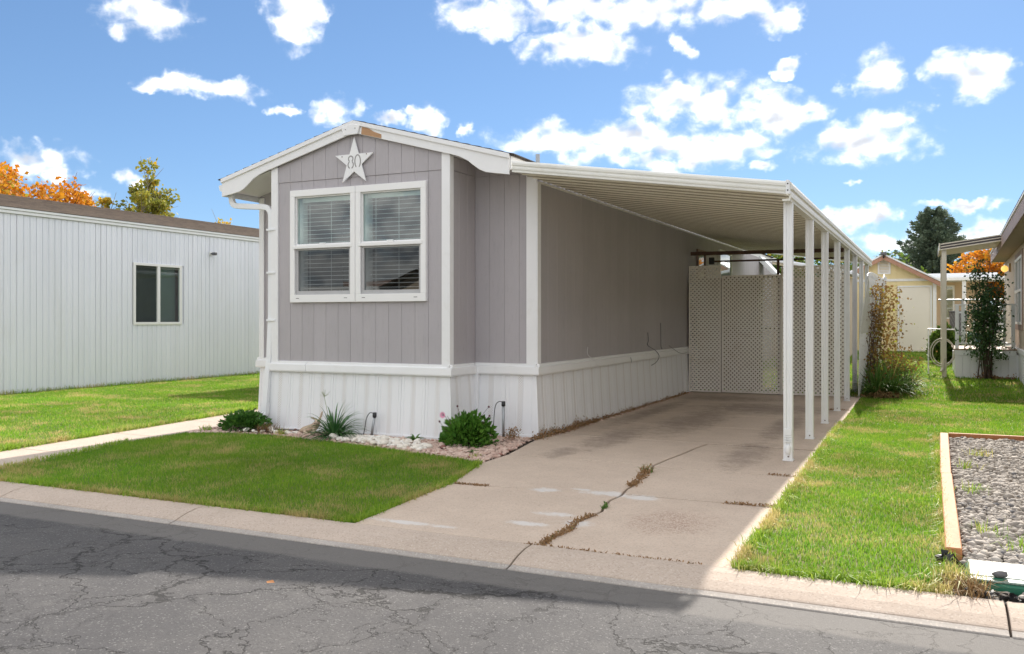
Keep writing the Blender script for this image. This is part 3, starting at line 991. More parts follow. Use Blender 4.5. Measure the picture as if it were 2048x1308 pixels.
# courses of shingles standing up along the gable edge
for side_ in (-1, 1):
    n = 15
    L = (HXP - HX0 + 0.03)
    for i in range(n):
        q0, q1 = i / n, (i + 1) / n
        xa, xb = HXP + side_ * L * q0, HXP + side_ * L * (q1 + 0.012)
        b = MB()
        b.prism([(xa, 9.13, roofz(xa) + 0.002), (xb, 9.13, roofz(xb) + 0.013), (xb, 9.13, roofz(xb) + 0.001)], (0, HBACK - 9.0, 0))
        b.build('shingle_course', M['shingle_dark'], roof)
# soffit under the front overhang, one sheet each side of the bay
for xa, xb in ((HX0 + .02, BX0 - 0.013), (BX1 + 0.019, HX1 - 0.02)):
    b = MB()
    za, zb = roofz(xa) - 0.165, roofz(xb) - 0.165
    b.add([(xa, 9.16, za), (xb, 9.16, zb), (xb, MY + 0.01, zb), (xa, MY + 0.01, za)], [(0, 1, 2, 3)])
    b.build('soffit', M['white_trim'], home)
# rake boards: narrow drip trim on a deeper scroll-ended fascia
for s in (-1, 1):
    xe = HXP + s * (HXP - HX0)
    b = MB()
    b.prism([(HXP, 9.115, PEAK - 0.002), (xe, 9.115, roofz(xe) - 0.002), (xe, 9.115, roofz(xe) - 0.058), (HXP, 9.115, PEAK - 0.054)], (0, 0.045, 0))
    trim('drip_trim', b, bev=0.003)
    X = lambda d: HXP + s * d
    Ltot = HXP - HX0
    pts = [(0.0, 0.156), (1.40, 0.156), (1.52, 0.162), (1.62, 0.185), (1.70, 0.225), (1.78, 0.262), (1.86, 0.275), (2.0, 0.262), (Ltot - 0.004, 0.242)]
    b = MB()
    poly = [(HXP, 9.136, PEAK - 0.05)] + [(X(d), 9.136, roofz(X(d)) - k) for d, k in pts] + [(X(Ltot - .004), 9.136, roofz(xe) - 0.05)]
    b.prism(poly, (0, 0.024, 0))
    trim('rake_board', b, bev=0.003)
# bare wood where paint has torn away beside the peak
b = MB()
pk = [(0.13, 0.058), (0.24, 0.060), (0.30, 0.085), (0.42, 0.100), (0.42, 0.150), (0.12, 0.152)]
b.prism([(HXP + d, 9.1335, roofz(HXP + d) - k) for d, k in pk], (0, 0.004, 0))
o = b.build('bare_wood', M['raw_wood'], home)
o['label'] = 'torn patch of bare tan wood beside the gable peak'
b = MB()
b.prism([(HXP - 0.165, 9.108, 3.858), (HXP - 0.10, 9.108, 3.872), (HXP - 0.03, 9.108, 3.895), (HXP + 0.115, 9.108, 3.874), (HXP + 0.078, 9.108, 3.765), (HXP - 0.125, 9.108, 3.757)], (0, 0.024, 0))
pp = trim('peak_plate', b)
for dx, z in ((-0.10, 3.83), (0.045, 3.838)):
    b = MB(); b.ball((HXP + dx, 9.107, z), 0.006, 8, 5); b.build('nail', M['dark_hole'], pp)

# long fascia of the right eave and left gutter
b = MB(); b.box(HX1 - 0.012, HX1 + 0.012, 9.165, HBACK, 3.175, 3.335); trim('eave_board', b)
b = MB(); b.box(HX0 - 0.012, HX0 + 0.012, 9.165, HBACK, 3.12, 3.335); trim('eave_board', b)
b = MB()
gp_ = [(HX0 - 0.013, 3.28), (HX0 - 0.085, 3.285), (HX0 - 0.10, 3.265), (HX0 - 0.085, 3.215), (HX0 - 0.06, 3.195), (HX0 - 0.013, 3.195)]
b.prism([(x, 9.19, z) for x, z in gp_], (0, HBACK - 9.3, 0))
b.build('gutter', M['white_metal'], home)


def rect_tube(pts, wx, wy, b=None):
    """square downpipe; section kept level-ish along a path in the XZ/YZ planes"""
    b = b or MB()
    pts = [Vector(p) for p in pts]
    k = len(b.v)
    for i, p in enumerate(pts):
        t_ = (pts[min(i + 1, len(pts) - 1)] - pts[max(i - 1, 0)]).normalized()
        a = Vector((0, 1, 0)) - t_ * t_.y
        a = a.normalized() if a.length > 0.2 else Vector((0, 0, 1))
        c = t_.cross(a).normalized()
        for sa, sc in ((-1, -1), (1, -1), (1, 1), (-1, 1)):
            b.v.append(tuple(p + a * sa * wy / 2 + c * sc * wx / 2))
    for i in range(len(pts) - 1):
        for j in range(4):
            b.f.append((k + i * 4 + j, k + i * 4 + (j + 1) % 4, k + (i + 1) * 4 + (j + 1) % 4, k + (i + 1) * 4 + j))
    return b


dp = [(-8.63, 9.27, 3.18), (-8.63, 9.27, 3.10), (-8.622, 9.27, 3.055), (-8.60, 9.27, 3.02), (-8.56, 9.27, 3.0), (-8.50, 9.268, 2.99), (-8.06, 9.245, 2.952), (-8.01, 9.24, 2.945), (-7.955, 9.235, 2.925), (-7.922, 9.232, 2.885), (-7.908, 9.23, 2.83), (-7.905, 9.23, 2.76), (-7.905, 9.225, 1.5), (-7.905, 9.19, 0.92), (-7.905, 9.165, 0.76), (-7.905, 9.11, 0.30)]
down = rect_tube(dp, 0.075, 0.06).build('downpipe', M['white_metal'], home, bevel=0.006)
rect_tube([(-7.905, 9.11, 0.34), (-7.905, 9.10, 0.22), (-7.915, 9.07, 0.17), (-7.955, 8.98, 0.125), (-7.985, 8.91, 0.10)], 0.09, 0.075).build('outlet', M['white_metal'], down)
for z in (1.42, 2.05, 2.62):
    b = MB(); b.box(-7.942, -7.80, 9.165, 9.186, z, z + 0.028); b.build('strap', M['white_metal'], down, bevel=0.003)

# belly band and skirting
band = MB()
BZ0, BZ1 = 0.762, 0.862


def band_run(p, q, nrm):
    """stepped white belly band between two ground points, facing nrm"""
    p, q, n = Vector(p), Vector(q), Vector(nrm)
    b = MB()
    prof = [(0.0, BZ0), (0.052, BZ0), (0.058, BZ0 + 0.02), (0.050, BZ1), (0.022, BZ1 + 0.004), (0.022, BZ1 + 0.036), (0.0, BZ1 + 0.040)]
    b.prism([p + n * o + Vector((0, 0, z)) for o, z in prof], q - p)
    return b.build('belly_band', M['white_trim'], home, bevel=0.003)


sk = 0.0
band_run((BX0 - 0.052, BY - 0.001, 0), (-7.28, BY - 0.001, 0), (0, -1, 0))
band_run((-7.276, BY - 0.0, 0), (BX1 + 0.054, BY - 0.0, 0), (0, -1, 0))
band_run((BX1 - .001, BY - 0.05, 0), (BX1 - .001, MY - 0.056, 0), (1, 0, 0))
band_run((BX1 + 0.0, MY - 0.001, 0), (-4.275, MY - 0.001, 0), (0, -1, 0))
band_run((HX0 + 0.0, MY - 0.001, 0), (BX0 - 0.053, MY - 0.001, 0), (0, -1, 0))
for y0, y1 in ((MY - 0.052, 12.4), (12.404, 15.1), (15.104, 19.0), (19.004, 24.0)):
    band_run((-4.330, y0, 0), (-4.330, y1, 0), (1, 0, 0))


def skirt_panel_mesh(wd, flare):
    """vinyl skirting panel along +X, face to -Y, standing on z=0; small ribs at the edges of the vent strip"""
    prof = [(0.0, 0.0), (0.004, -0.010), (0.10 * wd, -0.010), (0.115 * wd, -0.004), (0.13 * wd, -0.010), (0.36 * wd, -0.010), (0.385 * wd, -0.013), (0.41 * wd, -0.009), (0.59 * wd, -0.009), (0.615 * wd, -0.013), (0.64 * wd, -0.010), (0.87 * wd, -0.010), (0.885 * wd, -0.004), (0.90 * wd, -0.010), (wd - 0.004, -0.010), (wd, 0.0)]
    b = MB()
    n = len(prof)
    lev = [(0.0, flare), (0.40, flare * 0.45), (0.775, 0.0)]
    vs = [(x, y - fl, z) for z, fl in lev for x, y in prof]
    fs = [(r * n + i, r * n + i + 1, (r + 1) * n + i + 1, (r + 1) * n + i) for r in range(2) for i in range(n - 1)]
    b.add(vs, fs)
    me = b.mesh('skirt_panel')
    me.materials.append(M['skirt_vinyl'])
    # vent strip
    c = MB()
    vs = [(x, -0.0108 - fl, z) for z, fl in lev for x in (0.42 * wd, 0.58 * wd)]
    c.add(vs, [(0, 1, 3, 2), (2, 3, 5, 4)])
    m2 = c.mesh('vent_strip')
    m2.materials.append(M['perforated_vinyl'])
    return me, m2


skirt_root = MB()
skirt_root.box(BX0 + .02, BX1 - .02, BY + 0.02, BY + 0.03, 0, 0.76)
skirt = skirt_root.build('skirting', M['skirt_vinyl'], home)
SKM = {}


def skirt_run(p, ang, length, step=0.352, flare=0.055):
    n = max(1, round(length / step))
    wd = length / n
    key = (round(wd, 3), flare)
    if key not in SKM:
        SKM[key] = skirt_panel_mesh(wd, flare)
    d = Vector((math.cos(ang), math.sin(ang), 0))
    for i in range(n):
        o = link('skirt_panel', SKM[key][0], None, skirt)
        o.location = Vector(p) + d * wd * i
        o.rotation_euler = (0, 0, ang)
        # vent strip is a sibling piece of the skirting, laid on the panel
        v = link('vent_strip', SKM[key][1], None, skirt)
        v.location = o.location
        v.rotation_euler = (0, 0, ang)


skirt_run((BX0 - 0.03, BY + 0.002, 0), 0.0, BX1 - BX0 + 0.05)
skirt_run((BX1 + 0.008, BY - 0.03, 0), R(90), MY - BY - 0.01, 0.33, 0.05)
skirt_run((BX1 + 0.03, MY + 0.002, 0), 0.0, -4.33 - BX1 - 0.03)
skirt_run((HX0 + 0.04, MY + 0.002, 0), 0.0, BX0 - HX0 - 0.07, 0.35)
skirt_run((-4.335, MY - 0.03, 0), R(90), 14.0, 0.36, 0.045)
# bottom rail
b = MB(); b.box(BX0 - 0.035, BX1 + 0.045, BY - 0.078, BY - 0.052, -0.01, 0.035); trim('bottom_rail', b, 'skirt_vinyl')
b = MB(); b.box(BX1 + 0.05, -4.28, MY - 0.078, MY - 0.052, -0.01, 0.035); trim('bottom_rail', b, 'skirt_vinyl')


# ------------------------------------------------------------------ windows
def ring(b, x0, x1, z0, z1, wl, wr, wb, wt, y0, y1):
    b.box(x0, x1, y0, y1, z0, z0 + wb)
    b.box(x0, x1, y0, y1, z1 - wt, z1)
    b.box(x0, x0 + wl, y0, y1, z0 + wb, z1 - wt)
    b.box(x1 - wr, x1, y0, y1, z0 + wb, z1 - wt)


def quad_y(b, x0, x1, z0, z1, y):
    b.add([(x0, y, z0), (x1, y, z0), (x1, y, z1), (x0, y, z1)], [(0, 1, 2, 3)])


slat_me = None
for i, (x0, x1) in enumerate(((WX0, -6.511), (-6.506, WX1))):
    b = MB()
    ring(b, x0, x1, WZ0, WZ1, 0.075, 0.075, 0.10, 0.085, BY - 0.045, BY + 0.02)
    win = b.build('window', M['vinyl_window'], home, bevel=0.004)
    win['label'] = 'window of the bay, %s of the pair' % ('left' if i == 0 else 'right')
    xi0, xi1 = x0 + 0.075, x1 - 0.075
    zi0, zi1 = WZ0 + 0.10, WZ1 - 0.085
    zm = zi0 + (zi1 - zi0) * 0.485
    # upper sash bead
    b = MB(); ring(b, xi0 + .001, xi1 - .001, zm + 0.02, zi1 - .001, 0.016, 0.016, 0.02, 0.016, BY - 0.015, BY + 0.03)
    b.build('upper_sash', M['vinyl_window'], win, bevel=0.002)
    b = MB(); b.box(xi0 - 0.03, xi1 + 0.03, BY - 0.052, BY - 0.006, zm - 0.022, zm + 0.022)
    b.build('meeting_rail', M['vinyl_window'], win, bevel=0.004)
    b = MB(); ring(b, xi0 + .004, xi1 - .004, zi0 + .002, zm - 0.023, 0.035, 0.03, 0.045, 0.02, BY - 0.02, BY + 0.012)
    b.build('screen_frame', M['screen_frame'], win, bevel=0.002)
    b = MB(); quad_y(b, xi0 + .01, xi1 - .01, zm, zi1 - .01, BY + 0.012); b.build('pane', M['window_glass'], win)
    b = MB(); quad_y(b, xi0 + .03, xi1 - .03, zi0 + .03, zm, BY + 0.006); b.build('pane', M['screened_glass'], win)
    b = MB(); b.box((xi0 + xi1) / 2 - 0.045, (xi0 + xi1) / 2 + 0.045, BY - 0.045, BY - 0.012, zm + 0.0225, zm + 0.045)
    b.build('latch', M['vinyl_window'], win, bevel=0.003)
    for dx in (0.10, 0.86):
        b = MB(); b.box(x0 + dx, x0 + dx + 0.05, BY - 0.0465, BY - 0.044, WZ0 + 0.05, WZ0 + 0.056)
        b.build('weep_slot', M['dark_hole'], win)
    # venetian blind inside
    blind = MB(); blind.box(xi0 + 0.01, xi1 - 0.01, BY + 0.10, BY + 0.15, zi1 - 0.06, zi1 - 0.005)
    hb = blind.build('blind', M['blind'], home, bevel=0.003)
    if slat_me is None:
        s_ = MB()
        ln = (xi1 - xi0) - 0.06
        s_.prism([(0, 0.0, -0.004), (0, 0.047, 0.004), (0, 0.047, 0.0068), (0, 0.0, -0.0012)], (ln, 0, 0))
        slat_me = s_.mesh('slat')
        slat_me.materials.append(M['blind'])
    z = zi1 - 0.10
    while z > zi0 + 0.01:
        o = link('slat', slat_me, None, hb)
        o.location = (xi0 + 0.03, BY + 0.105, z)
        z -= 0.0545
    for k in (0.16, 0.55, 0.92):
        xx = xi0 + (xi1 - xi0) * k
        b = MB(); b.tube([(xx, BY + 0.10, zi1 - 0.06), (xx, BY + 0.10, zi0)], 0.0022, 5)
        b.build('cord', M['blind'], hb)
    b = MB(); b.box(xi0 - 0.02, xi0 + 0.008, BY + 0.03, BY + 0.22, zi0, zi1); b.build('reveal', M['blind'], home)
    b = MB(); b.box(xi1 - 0.008, xi1 + 0.02, BY + 0.03, BY + 0.22, zi0, zi1); b.build('reveal', M['blind'], home)
b = MB(); b.box(WX0, WX1, BY + 0.03, BY + 0.24, WZ0 + 0.05, WZ0 + 0.095); b.build('window_sill', M['blind'], home)

# side windows high on the long wall, beyond the lattice
for y0, y1, z0, z1 in ((18.1, 18.85, 1.7, 2.90), (20.2, 21.6, 0.9, 3.05)):
    b = MB()
    xw = -4.318
    b.box(xw - .01, xw + .03, y0, y1, z0, z0 + .07); b.box(xw - .01, xw + .03, y0, y1, z1 - .07, z1)
    b.box(xw - .01, xw + .03, y0, y0 + .07, z0 + .07, z1 - .07); b.box(xw - .01, xw + .03, y1 - .07, y1, z0 + .07, z1 - .07)
    wn = b.build('side_window', M['mauve_trim'] if y0 < 19 else M['white_trim'], home)
    b = MB(); b.add([(xw + .008, y0 + .06, z0 + .06), (xw + .008, y1 - .06, z0 + .06), (xw + .008, y1 - .06, z1 - .06), (xw + .008, y0 + .06, z1 - .06)], [(0, 1, 2, 3)])
    b.build('pane', M['window_glass'], wn)

# vent pipe through the roof
b = MB(); b.tube([(-6.12, 14.0, roofz(-6.12) - 0.05), (-6.12, 14.0, 4.31)], 0.038, 12)
b.build('vent_pipe', M['galvanized'], home)

# loose cables on the long wall
def cable(pts, r=0.006, parent=home, mat='cable_grey', name='cable'):
    P = [Vector(p) for p in pts]
    out = []
    for i in range(len(P) - 1):
        p0, p1, p2, p3 = P[max(i - 1, 0)], P[i], P[i + 1], P[min(i + 2, len(P) - 1)]
        for k in range(5):
            u = k / 5
            out.append(0.5 * ((2 * p1) + (p2 - p0) * u + (2 * p0 - 5 * p1 + 4 * p2 - p3) * u * u + (3 * p1 - p0 - 3 * p2 + p3) * u ** 3))
    out.append(P[-1])
    b = MB(); b.tube(out, r, 6)
    return b.build(name, M[mat], parent, smooth=True)


xw = -4.312
cable([(xw, 14.55, 1.22), (xw, 14.58, 1.08), (xw, 14.55, 1.0), (xw + .05, 14.85, 0.90), (xw + .07, 15.0, 0.80), (xw + .06, 14.85, 0.70), (xw + .05, 14.6, 0.66)])
cable([(xw, 15.35, 1.38), (xw, 15.36, 1.10), (xw, 15.37, 0.96), (xw, 15.45, 0.91)])
cable([(xw, 11.62, 1.06), (xw, 11.62, 0.95), (xw + .06, 11.75, 0.86), (xw + .06, 11.95, 0.74)], 0.004, mat='white_trim')
cable([(xw + .06, 13.4, 0.84), (xw + .065, 13.42, 0.80), (xw + .06, 13.43, 0.76)], 0.004)
cable([(xw, 15.9, 0.96), (xw + .02, 16.1, 0.90), (xw + .06, 16.5, 0.80), (xw + .06, 17.0, 0.79)], 0.004)


# ------------------------------------------------------------------ house-number star
star = empty('star_sign', (-6.525, BY - 0.03, 3.46), 'white wooden star with house number 80 above the front window', 'sign')
star.rotation_euler = (0, 0, 0)
cxs, czs = -6.525, 3.428
b = MB()
pts = []
for i in range(10):
    r_ = 0.315 if i % 2 == 0 else 0.122
    a = R(90 + 36 * i)
    pts.append((cxs + r_ * 0.97 * math.cos(a), BY - 0.045, czs + r_ * math.sin(a)))
b.prism(pts, (0, 0.018, 0))
b.build('star', M['white_trim'], star, bevel=0.002)


def arc(cx, cz, rx, rz, a0, a1, wd, y, n=20):
    """flat curved stroke in the XZ plane"""
    bb = MB()
    pr = []
    for i in range(n + 1):
        a = R(a0 + (a1 - a0) * i / n)
        dx, dz = math.cos(a), math.sin(a)
        pr.append(((cx + (rx - wd / 2) * dx, y, cz + (rz - wd / 2) * dz), (cx + (rx + wd / 2) * dx, y, cz + (rz + wd / 2) * dz)))
    for p, q in zip(pr[:-1], pr[1:]):
        bb.add([p[0], p[1], q[1], q[0]], [(0, 1, 2, 3)])
    return bb


ydig = BY - 0.0463
simple('carved', (0.34, 0.33, 0.33), (0.28, 0.27, 0.27), 0.8)
d8 = arc(cxs - 0.048, czs + 0.040, 0.034, 0.034, 300, 600, 0.016, ydig)
e8 = arc(cxs - 0.048, czs - 0.035, 0.040, 0.045, -70, 60, 0.016, ydig)
f8 = arc(cxs - 0.048, czs - 0.035, 0.040, 0.045, 120, 250, 0.016, ydig)
d8.add(e8.v, e8.f); d8.add(f8.v, f8.f)
d8.build('digit_eight', M['carved'], star)
arc(cxs + 0.057, czs + 0.003, 0.042, 0.080, -62, 242, 0.016, ydig, 36).build('digit_zero', M['carved'], star)
for dx, dz in ((-0.18, 0.075), (0.19, 0.085)):
    b = MB(); b.ball((cxs + dx, BY - 0.046, czs + dz), 0.007, 8, 5); b.build('screw', M['rusty_steel'], star)


# ------------------------------------------------------------------ carport
CX0, CX1 = -4.315, -1.245
CYF, CYB = 9.10, 23.3
cz = lambda x, y: 3.135 + (2.70 - 3.135) * (x - CX0) / (CX1 - CX0) + 0.0065 * (y - CYF)     # underside of the pans
carport = empty('carport', (-1.23, 9.37, 0), 'white aluminium carport with ribbed roof and slim posts beside the grey home', 'carport')
pan = 0.305
pr = []
for k in range(2):
    y = k * pan / 2
    pr += [(y, 0.014), (y + 0.104, 0.014), (y + 0.108, 0.0), (y + 0.138, 0.0), (y + 0.148, 0.014)]
pr.append((pan, 0.014))
slope = (2.70 - 3.135) / (CX1 - CX0)
LX = CX1 - CX0 - 0.05
b = MB()
b.sheet([(0, y, z) for y, z in pr], (LX, 0, slope * LX))
b.sheet([(0, y, z + 0.004) for y, z in pr][::-1], (LX, 0, slope * LX))
pan_me = b.mesh('roof_pan')
pan_me.materials.append(M['carport_pan'])
npan = int((CYB - CYF - 0.06) / pan)
simple('seam_sealant', (0.40, 0.36, 0.295), (0.33, 0.295, 0.24), 0.7)  # thin dark strips added under the pans, drawing the shade along the ribs
rib_shade_me = []
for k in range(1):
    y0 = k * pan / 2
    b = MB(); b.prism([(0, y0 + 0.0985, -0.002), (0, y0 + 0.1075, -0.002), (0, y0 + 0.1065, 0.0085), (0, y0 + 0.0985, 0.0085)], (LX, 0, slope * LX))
    rib_shade_me.append(b.mesh('seam'))
    rib_shade_me[-1].materials.append(M['seam_sealant'])
for i in range(npan):
    y = CYF + 0.045 + i * pan
    o = link('roof_pan', pan_me, None, carport)
    o.location = (CX0 + 0.002, y, cz(CX0, y) + 0.012)
    for me_ in rib_shade_me:
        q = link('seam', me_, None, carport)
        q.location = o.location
# front fascia, two beads
prof = [(0.0, 0.0), (-0.016, 0.0), (-0.018, 0.012), (-0.010, 0.018), (-0.022, 0.035), (-0.024, 0.052), (-0.012, 0.062), (-0.012, 0.072), (-0.024, 0.082), (-0.026, 0.105), (-0.018, 0.122), (-0.006, 0.130), (0.012, 0.130), (0.012, 0.122), (0.0, 0.120)]
b = MB()
zf0, zf1 = cz(CX0, CYF), cz(CX1, CYF)
b.prism([(CX0 + 0.01, CYF + 0.03 + y, zf0 + z) for y, z in prof], (CX1 - CX0 - 0.045, 0, zf1 - zf0))
b.build('front_fascia', M['carport_trim'], carport)
b = MB(); b.prism([(CX1 - 0.034, CYF - 0.004, zf1 - 0.004), (CX1 + 0.004, CYF - 0.004, zf1 - 0.004), (CX1 + 0.004, CYF - 0.004, zf1 + 0.135), (CX1 - 0.034, CYF - 0.004, zf1 + 0.140)], (0, 0.05, 0))
cap = b.build('corner_cap', M['white_metal'], carport, bevel=0.003)
for z in (0.035, 0.10):
    b = MB(); b.ball((CX1 - 0.014, CYF - 0.0045, zf1 + z), 0.0075, 8, 5); b.build('screw', M['dark_hole'], cap)
# outer gutter beam
prof = [(-0.075, -0.065), (0.0, -0.065), (0.004, -0.045), (0.016, -0.030), (0.018, 0.0), (0.004, 0.020), (0.004, 0.040), (0.020, 0.055), (0.024, 0.090), (0.014, 0.118), (0.0, 0.125), (-0.010, 0.115), (-0.010, -0.045), (-0.075, -0.045)]
b = MB()
b.prism([(CX1 + x, CYF + 0.045, cz(CX1, CYF) + z) for x, z in prof], (0, CYB - CYF - 0.05, 0.0065 * (CYB - CYF)))
b.build('gutter_beam', M['carport_trim'], carport)
b = MB()
b.prism([(CX0, CYB - 0.02, cz(CX0, CYB) - 0.005), (CX1, CYB - 0.02, cz(CX1, CYB) - 0.005), (CX1, CYB - 0.02, cz(CX1, CYB) + 0.12), (CX0, CYB - 0.02, cz(CX0, CYB) + 0.12)], (0, 0.03, 0))
b.build('rear_fascia', M['carport_trim'], carport)
# ledger on the house
b = MB(); b.prism([(CX0 - 0.004, CYF + 0.8, cz(CX0, CYF) - 0.02), (CX0 + 0.012, CYF + 0.8, cz(CX0, CYF) - 0.02), (CX0 + 0.012, CYF + 0.8, cz(CX0, CYF) + 0.005), (CX0 - 0.004, CYF + 0.8, cz(CX0, CYF) + 0.005)], (0, CYB - CYF - 0.8, 0.0065 * (CYB - CYF - 0.8)))
b.build('ledger', M['carport_trim'], carport)
# fluted posts
w2, gr = 0.044, 0.010
pp_ = []
for s1, s2 in (((-1, -1), (1, 0)), ((1, -1), (0, 1)), ((1, 1), (-1, 0)), ((-1, 1), (0, -1))):
    cx_, cy_ = s1[0] * w2, s1[1] * w2
    dx_, dy_ = s2
    nx_, ny_ = -dy_, dx_                  # inwards
    L2 = 2 * w2
    pp_ += [(cx_, cy_)]
    for u, dpt in ((0.30, 0), (0.34, gr), (0.66, gr), (0.70, 0)):
        pp_.append((cx_ + dx_ * L2 * u + nx_ * dpt, cy_ + dy_ * L2 * u + ny_ * dpt))
b = MB()
b.prism([(x, y, -0.02) for x, y in pp_], (0, 0, 2.70))
post_me = b.mesh('post')
post_me.materials.append(M['white_metal'])
PY = [9.37, 11.17, 12.92, 14.76, 16.62, 18.5, 20.35, 22.2]
for i, y in enumerate(PY):
    o = link('post', post_me, None, carport)
    o.location = (-1.29, y, 0.0065 * (y - CYF) - 0.005)
    c = MB(); c.box(-1.29 - 0.052, -1.29 + 0.052, y - 0.052, y + 0.052, -0.002, 0.014); c.box(-1.29 - 0.02, -1.29 + 0.02, y - 0.050, y - 0.0335, 0.014, 0.075)
    ft = c.build('foot_bracket', M['white_metal'], o, bevel=0.003)
    c = MB(); c.ball((-1.285, y - 0.051, 0.045), 0.008, 8, 5); c.build('bolt', M['rusty_steel'], o)
    if i == 0:
        c = MB()
        c.ball((-1.29, y - 0.046, 0.115), (0.034, 0.026, 0.055), 12, 8)
        for zz in (0.19, 0.215, 0.24):
            c.box(-1.325, -1.255, y - 0.052, y - 0.034, zz, zz + 0.014)
        c.box(-1.328, -1.252, y - 0.049, y - 0.034, 0.26, 0.33)
        c.build('dented_cover', M['white_metal'], o, smooth=False, bevel=0.003)


# ------------------------------------------------------------------ lattice screen under the carport
def lattice(b, u0, u1, z0, z1, place, pitch=0.056, wd=0.0315, th=0.008, rim=0.03):
    """two layers of 45-degree slats clipped to a rectangle; place(u, z, d) -> 3-D"""
    s2 = math.sqrt(2)
    step = pitch * s2
    hw = wd * s2 / 2            # half slat width measured along u
    W, H = u1 - u0, z1 - z0

    def clip(poly, ax, lim, keep_less):
        out = []
        for i in range(len(poly)):
            p, q = poly[i], poly[(i + 1) % len(poly)]
            ip = (p[ax] <= lim) if keep_less else (p[ax] >= lim)
            iq = (q[ax] <= lim) if keep_less else (q[ax] >= lim)
            if ip:
                out.append(p)
            if ip != iq:
                k = (lim - p[ax]) / (q[ax] - p[ax])
                out.append((p[0] + (q[0] - p[0]) * k, p[1] + (q[1] - p[1]) * k))
        return out
    for sgn, layer in ((1, 0.0), (-1, th * 0.92)):
        n = int((W + H) / step) + 2
        for i in range(-1, n):
            c = i * step
            a = u0 + c if sgn > 0 else u1 - c
            # band of slat: from (a, z0) going up and back
            poly = [(a - hw, z0), (a + hw, z0), (a + hw - sgn * H, z1), (a - hw - sgn * H, z1)]
            for ax, lim, less in ((0, u1, True), (0, u0, False)):
                if poly:
                    poly = clip(poly, ax, lim, less)
            if len(poly) < 3:
                continue
            P = [place(u, z, layer) for u, z in poly]
            Q = [place(u, z, layer + th) for u, z in poly]
            m_ = len(poly)
            b.add(P + Q, [tuple(range(m_ - 1, -1, -1)), tuple(range(m_, 2 * m_))] + [(j, (j + 1) % m_, m_ + (j + 1) % m_, m_ + j) for j in range(m_)])
    if rim > 0:
        for (a0, a1, b0, b1) in ((u0, u1, z0, z0 + rim), (u0, u1, z1 - rim, z1), (u0, u0 + rim, z0 + rim, z1 - rim), (u1 - rim, u1, z0 + rim, z1 - rim)):
            P = [place(u, z, -0.003) for u, z in ((a0, b0), (a1, b0), (a1, b1), (a0, b1))]
            Q = [place(u, z, -0.001) for u, z in ((a0, b0), (a1, b0), (a1, b1), (a0, b1))]
            b.add(P + Q, [(3, 2, 1, 0), (4, 5, 6, 7)] + [(j, (j + 1) % 4, 4 + (j + 1) % 4, 4 + j) for j in range(4)])


screen = empty('lattice_screen', (-2.75, 17.3, 0), 'beige lattice screen closing off the back of the carport', 'screen')
LY = 17.30
for (u0, u1, z1, yo, nm) in ((-4.285, -3.655, 2.50, 0.0, 'lattice_panel'), (-3.65, -2.515, 2.30, 0.05, 'lattice_gate'), (-2.51, -1.345, 2.455, -0.01, 'lattice_panel')):
    b = MB()
    lattice(b, u0, u1, 0.015, z1, lambda u, z, d, yo=yo: (u, LY + yo + d, z))
    b.build(nm, M['lattice_vinyl'], screen)
cabinet = empty('storage_cabinet', (-3.6, 18.4, 0), 'dark brown storage cabinet behind the beige lattice gate', 'cabinet')
simple('cabinet_brown', (0.20, 0.145, 0.10), (0.15, 0.105, 0.075), 0.8, 4, .7)
b = MB(); b.box(-4.28, -3.06, 18.0, 18.6, 0, 2.28); b.build('body', M['cabinet_brown'], cabinet, bevel=.01)
for x0 in (-4.26, -3.665):
    b = MB(); b.box(x0, x0 + .585, 17.975, 17.998, .06, 2.25); cd_ = b.build('door', M['cabinet_brown'], cabinet, bevel=.006)
    b = MB(); b.box(x0 + (.52 if x0 < -4 else .04), x0 + (.54 if x0 < -4 else .06), 17.955, 17.974, 1.0, 1.15); b.build('handle', M['black_plastic'], cd_)
cab2 = empty('storage_cabinet', (-1.9, 18.4, 0), 'dark brown storage cabinet behind the lattice nearest the posts', 'cabinet')
b = MB(); b.box(-2.48, -1.40, 18.0, 18.6, 0, 2.20); b.build('body', M['cabinet_brown'], cab2, bevel=.01)
b = MB(); b.box(-2.46, -1.42, 17.975, 17.998, .06, 2.17); b.build('door', M['cabinet_brown'], cab2, bevel=.006)

pipes = empty('pipe_frame', (-2.6, 17.5, 0), 'rusty steel pipe frame above the lattice gate', 'frame')
b = MB(); b.bar((-4.30, 17.52, 2.76), (-1.32, 17.52, 2.74), 0.05, 0.07); b.build('top_rail', M['rusty_steel'], pipes)
b = MB(); b.bar((-3.9, 17.62, 2.60), (-1.32, 17.62, 2.60), 0.04, 0.035); b.build('lower_rail', M['rusty_steel'], pipes)
b = MB(); b.bar((-2.60, 17.50, -0.02), (-2.60, 17.50, 2.60), 0.045, 0.045, (0, 1, 0)); b.build('upright', M['rusty_steel'], pipes)
b = MB(); b.bar((-3.64, 17.44, 2.27), (-2.50, 17.44, 2.27), 0.03, 0.05); b.build('gate_rail', M['rusty_steel'], pipes)
b = MB(); b.bar((-3.64, 17.44, 1.27), (-2.50, 17.44, 1.27), 0.03, 0.04); b.build('gate_rail', M['rusty_steel'], pipes)
b = MB(); b.box(-3.95, -3.85, 17.58, 17.66, 2.54, 2.68); b.build('bracket', M['black_plastic'], pipes)
b = MB(); b.box(-2.50, -2.40, 17.4, 17.47, 2.29, 2.36); b.box(-2.47, -2.44, 17.4, 17.46, 2.36, 2.40); b.build('latch', M['black_plastic'], pipes)

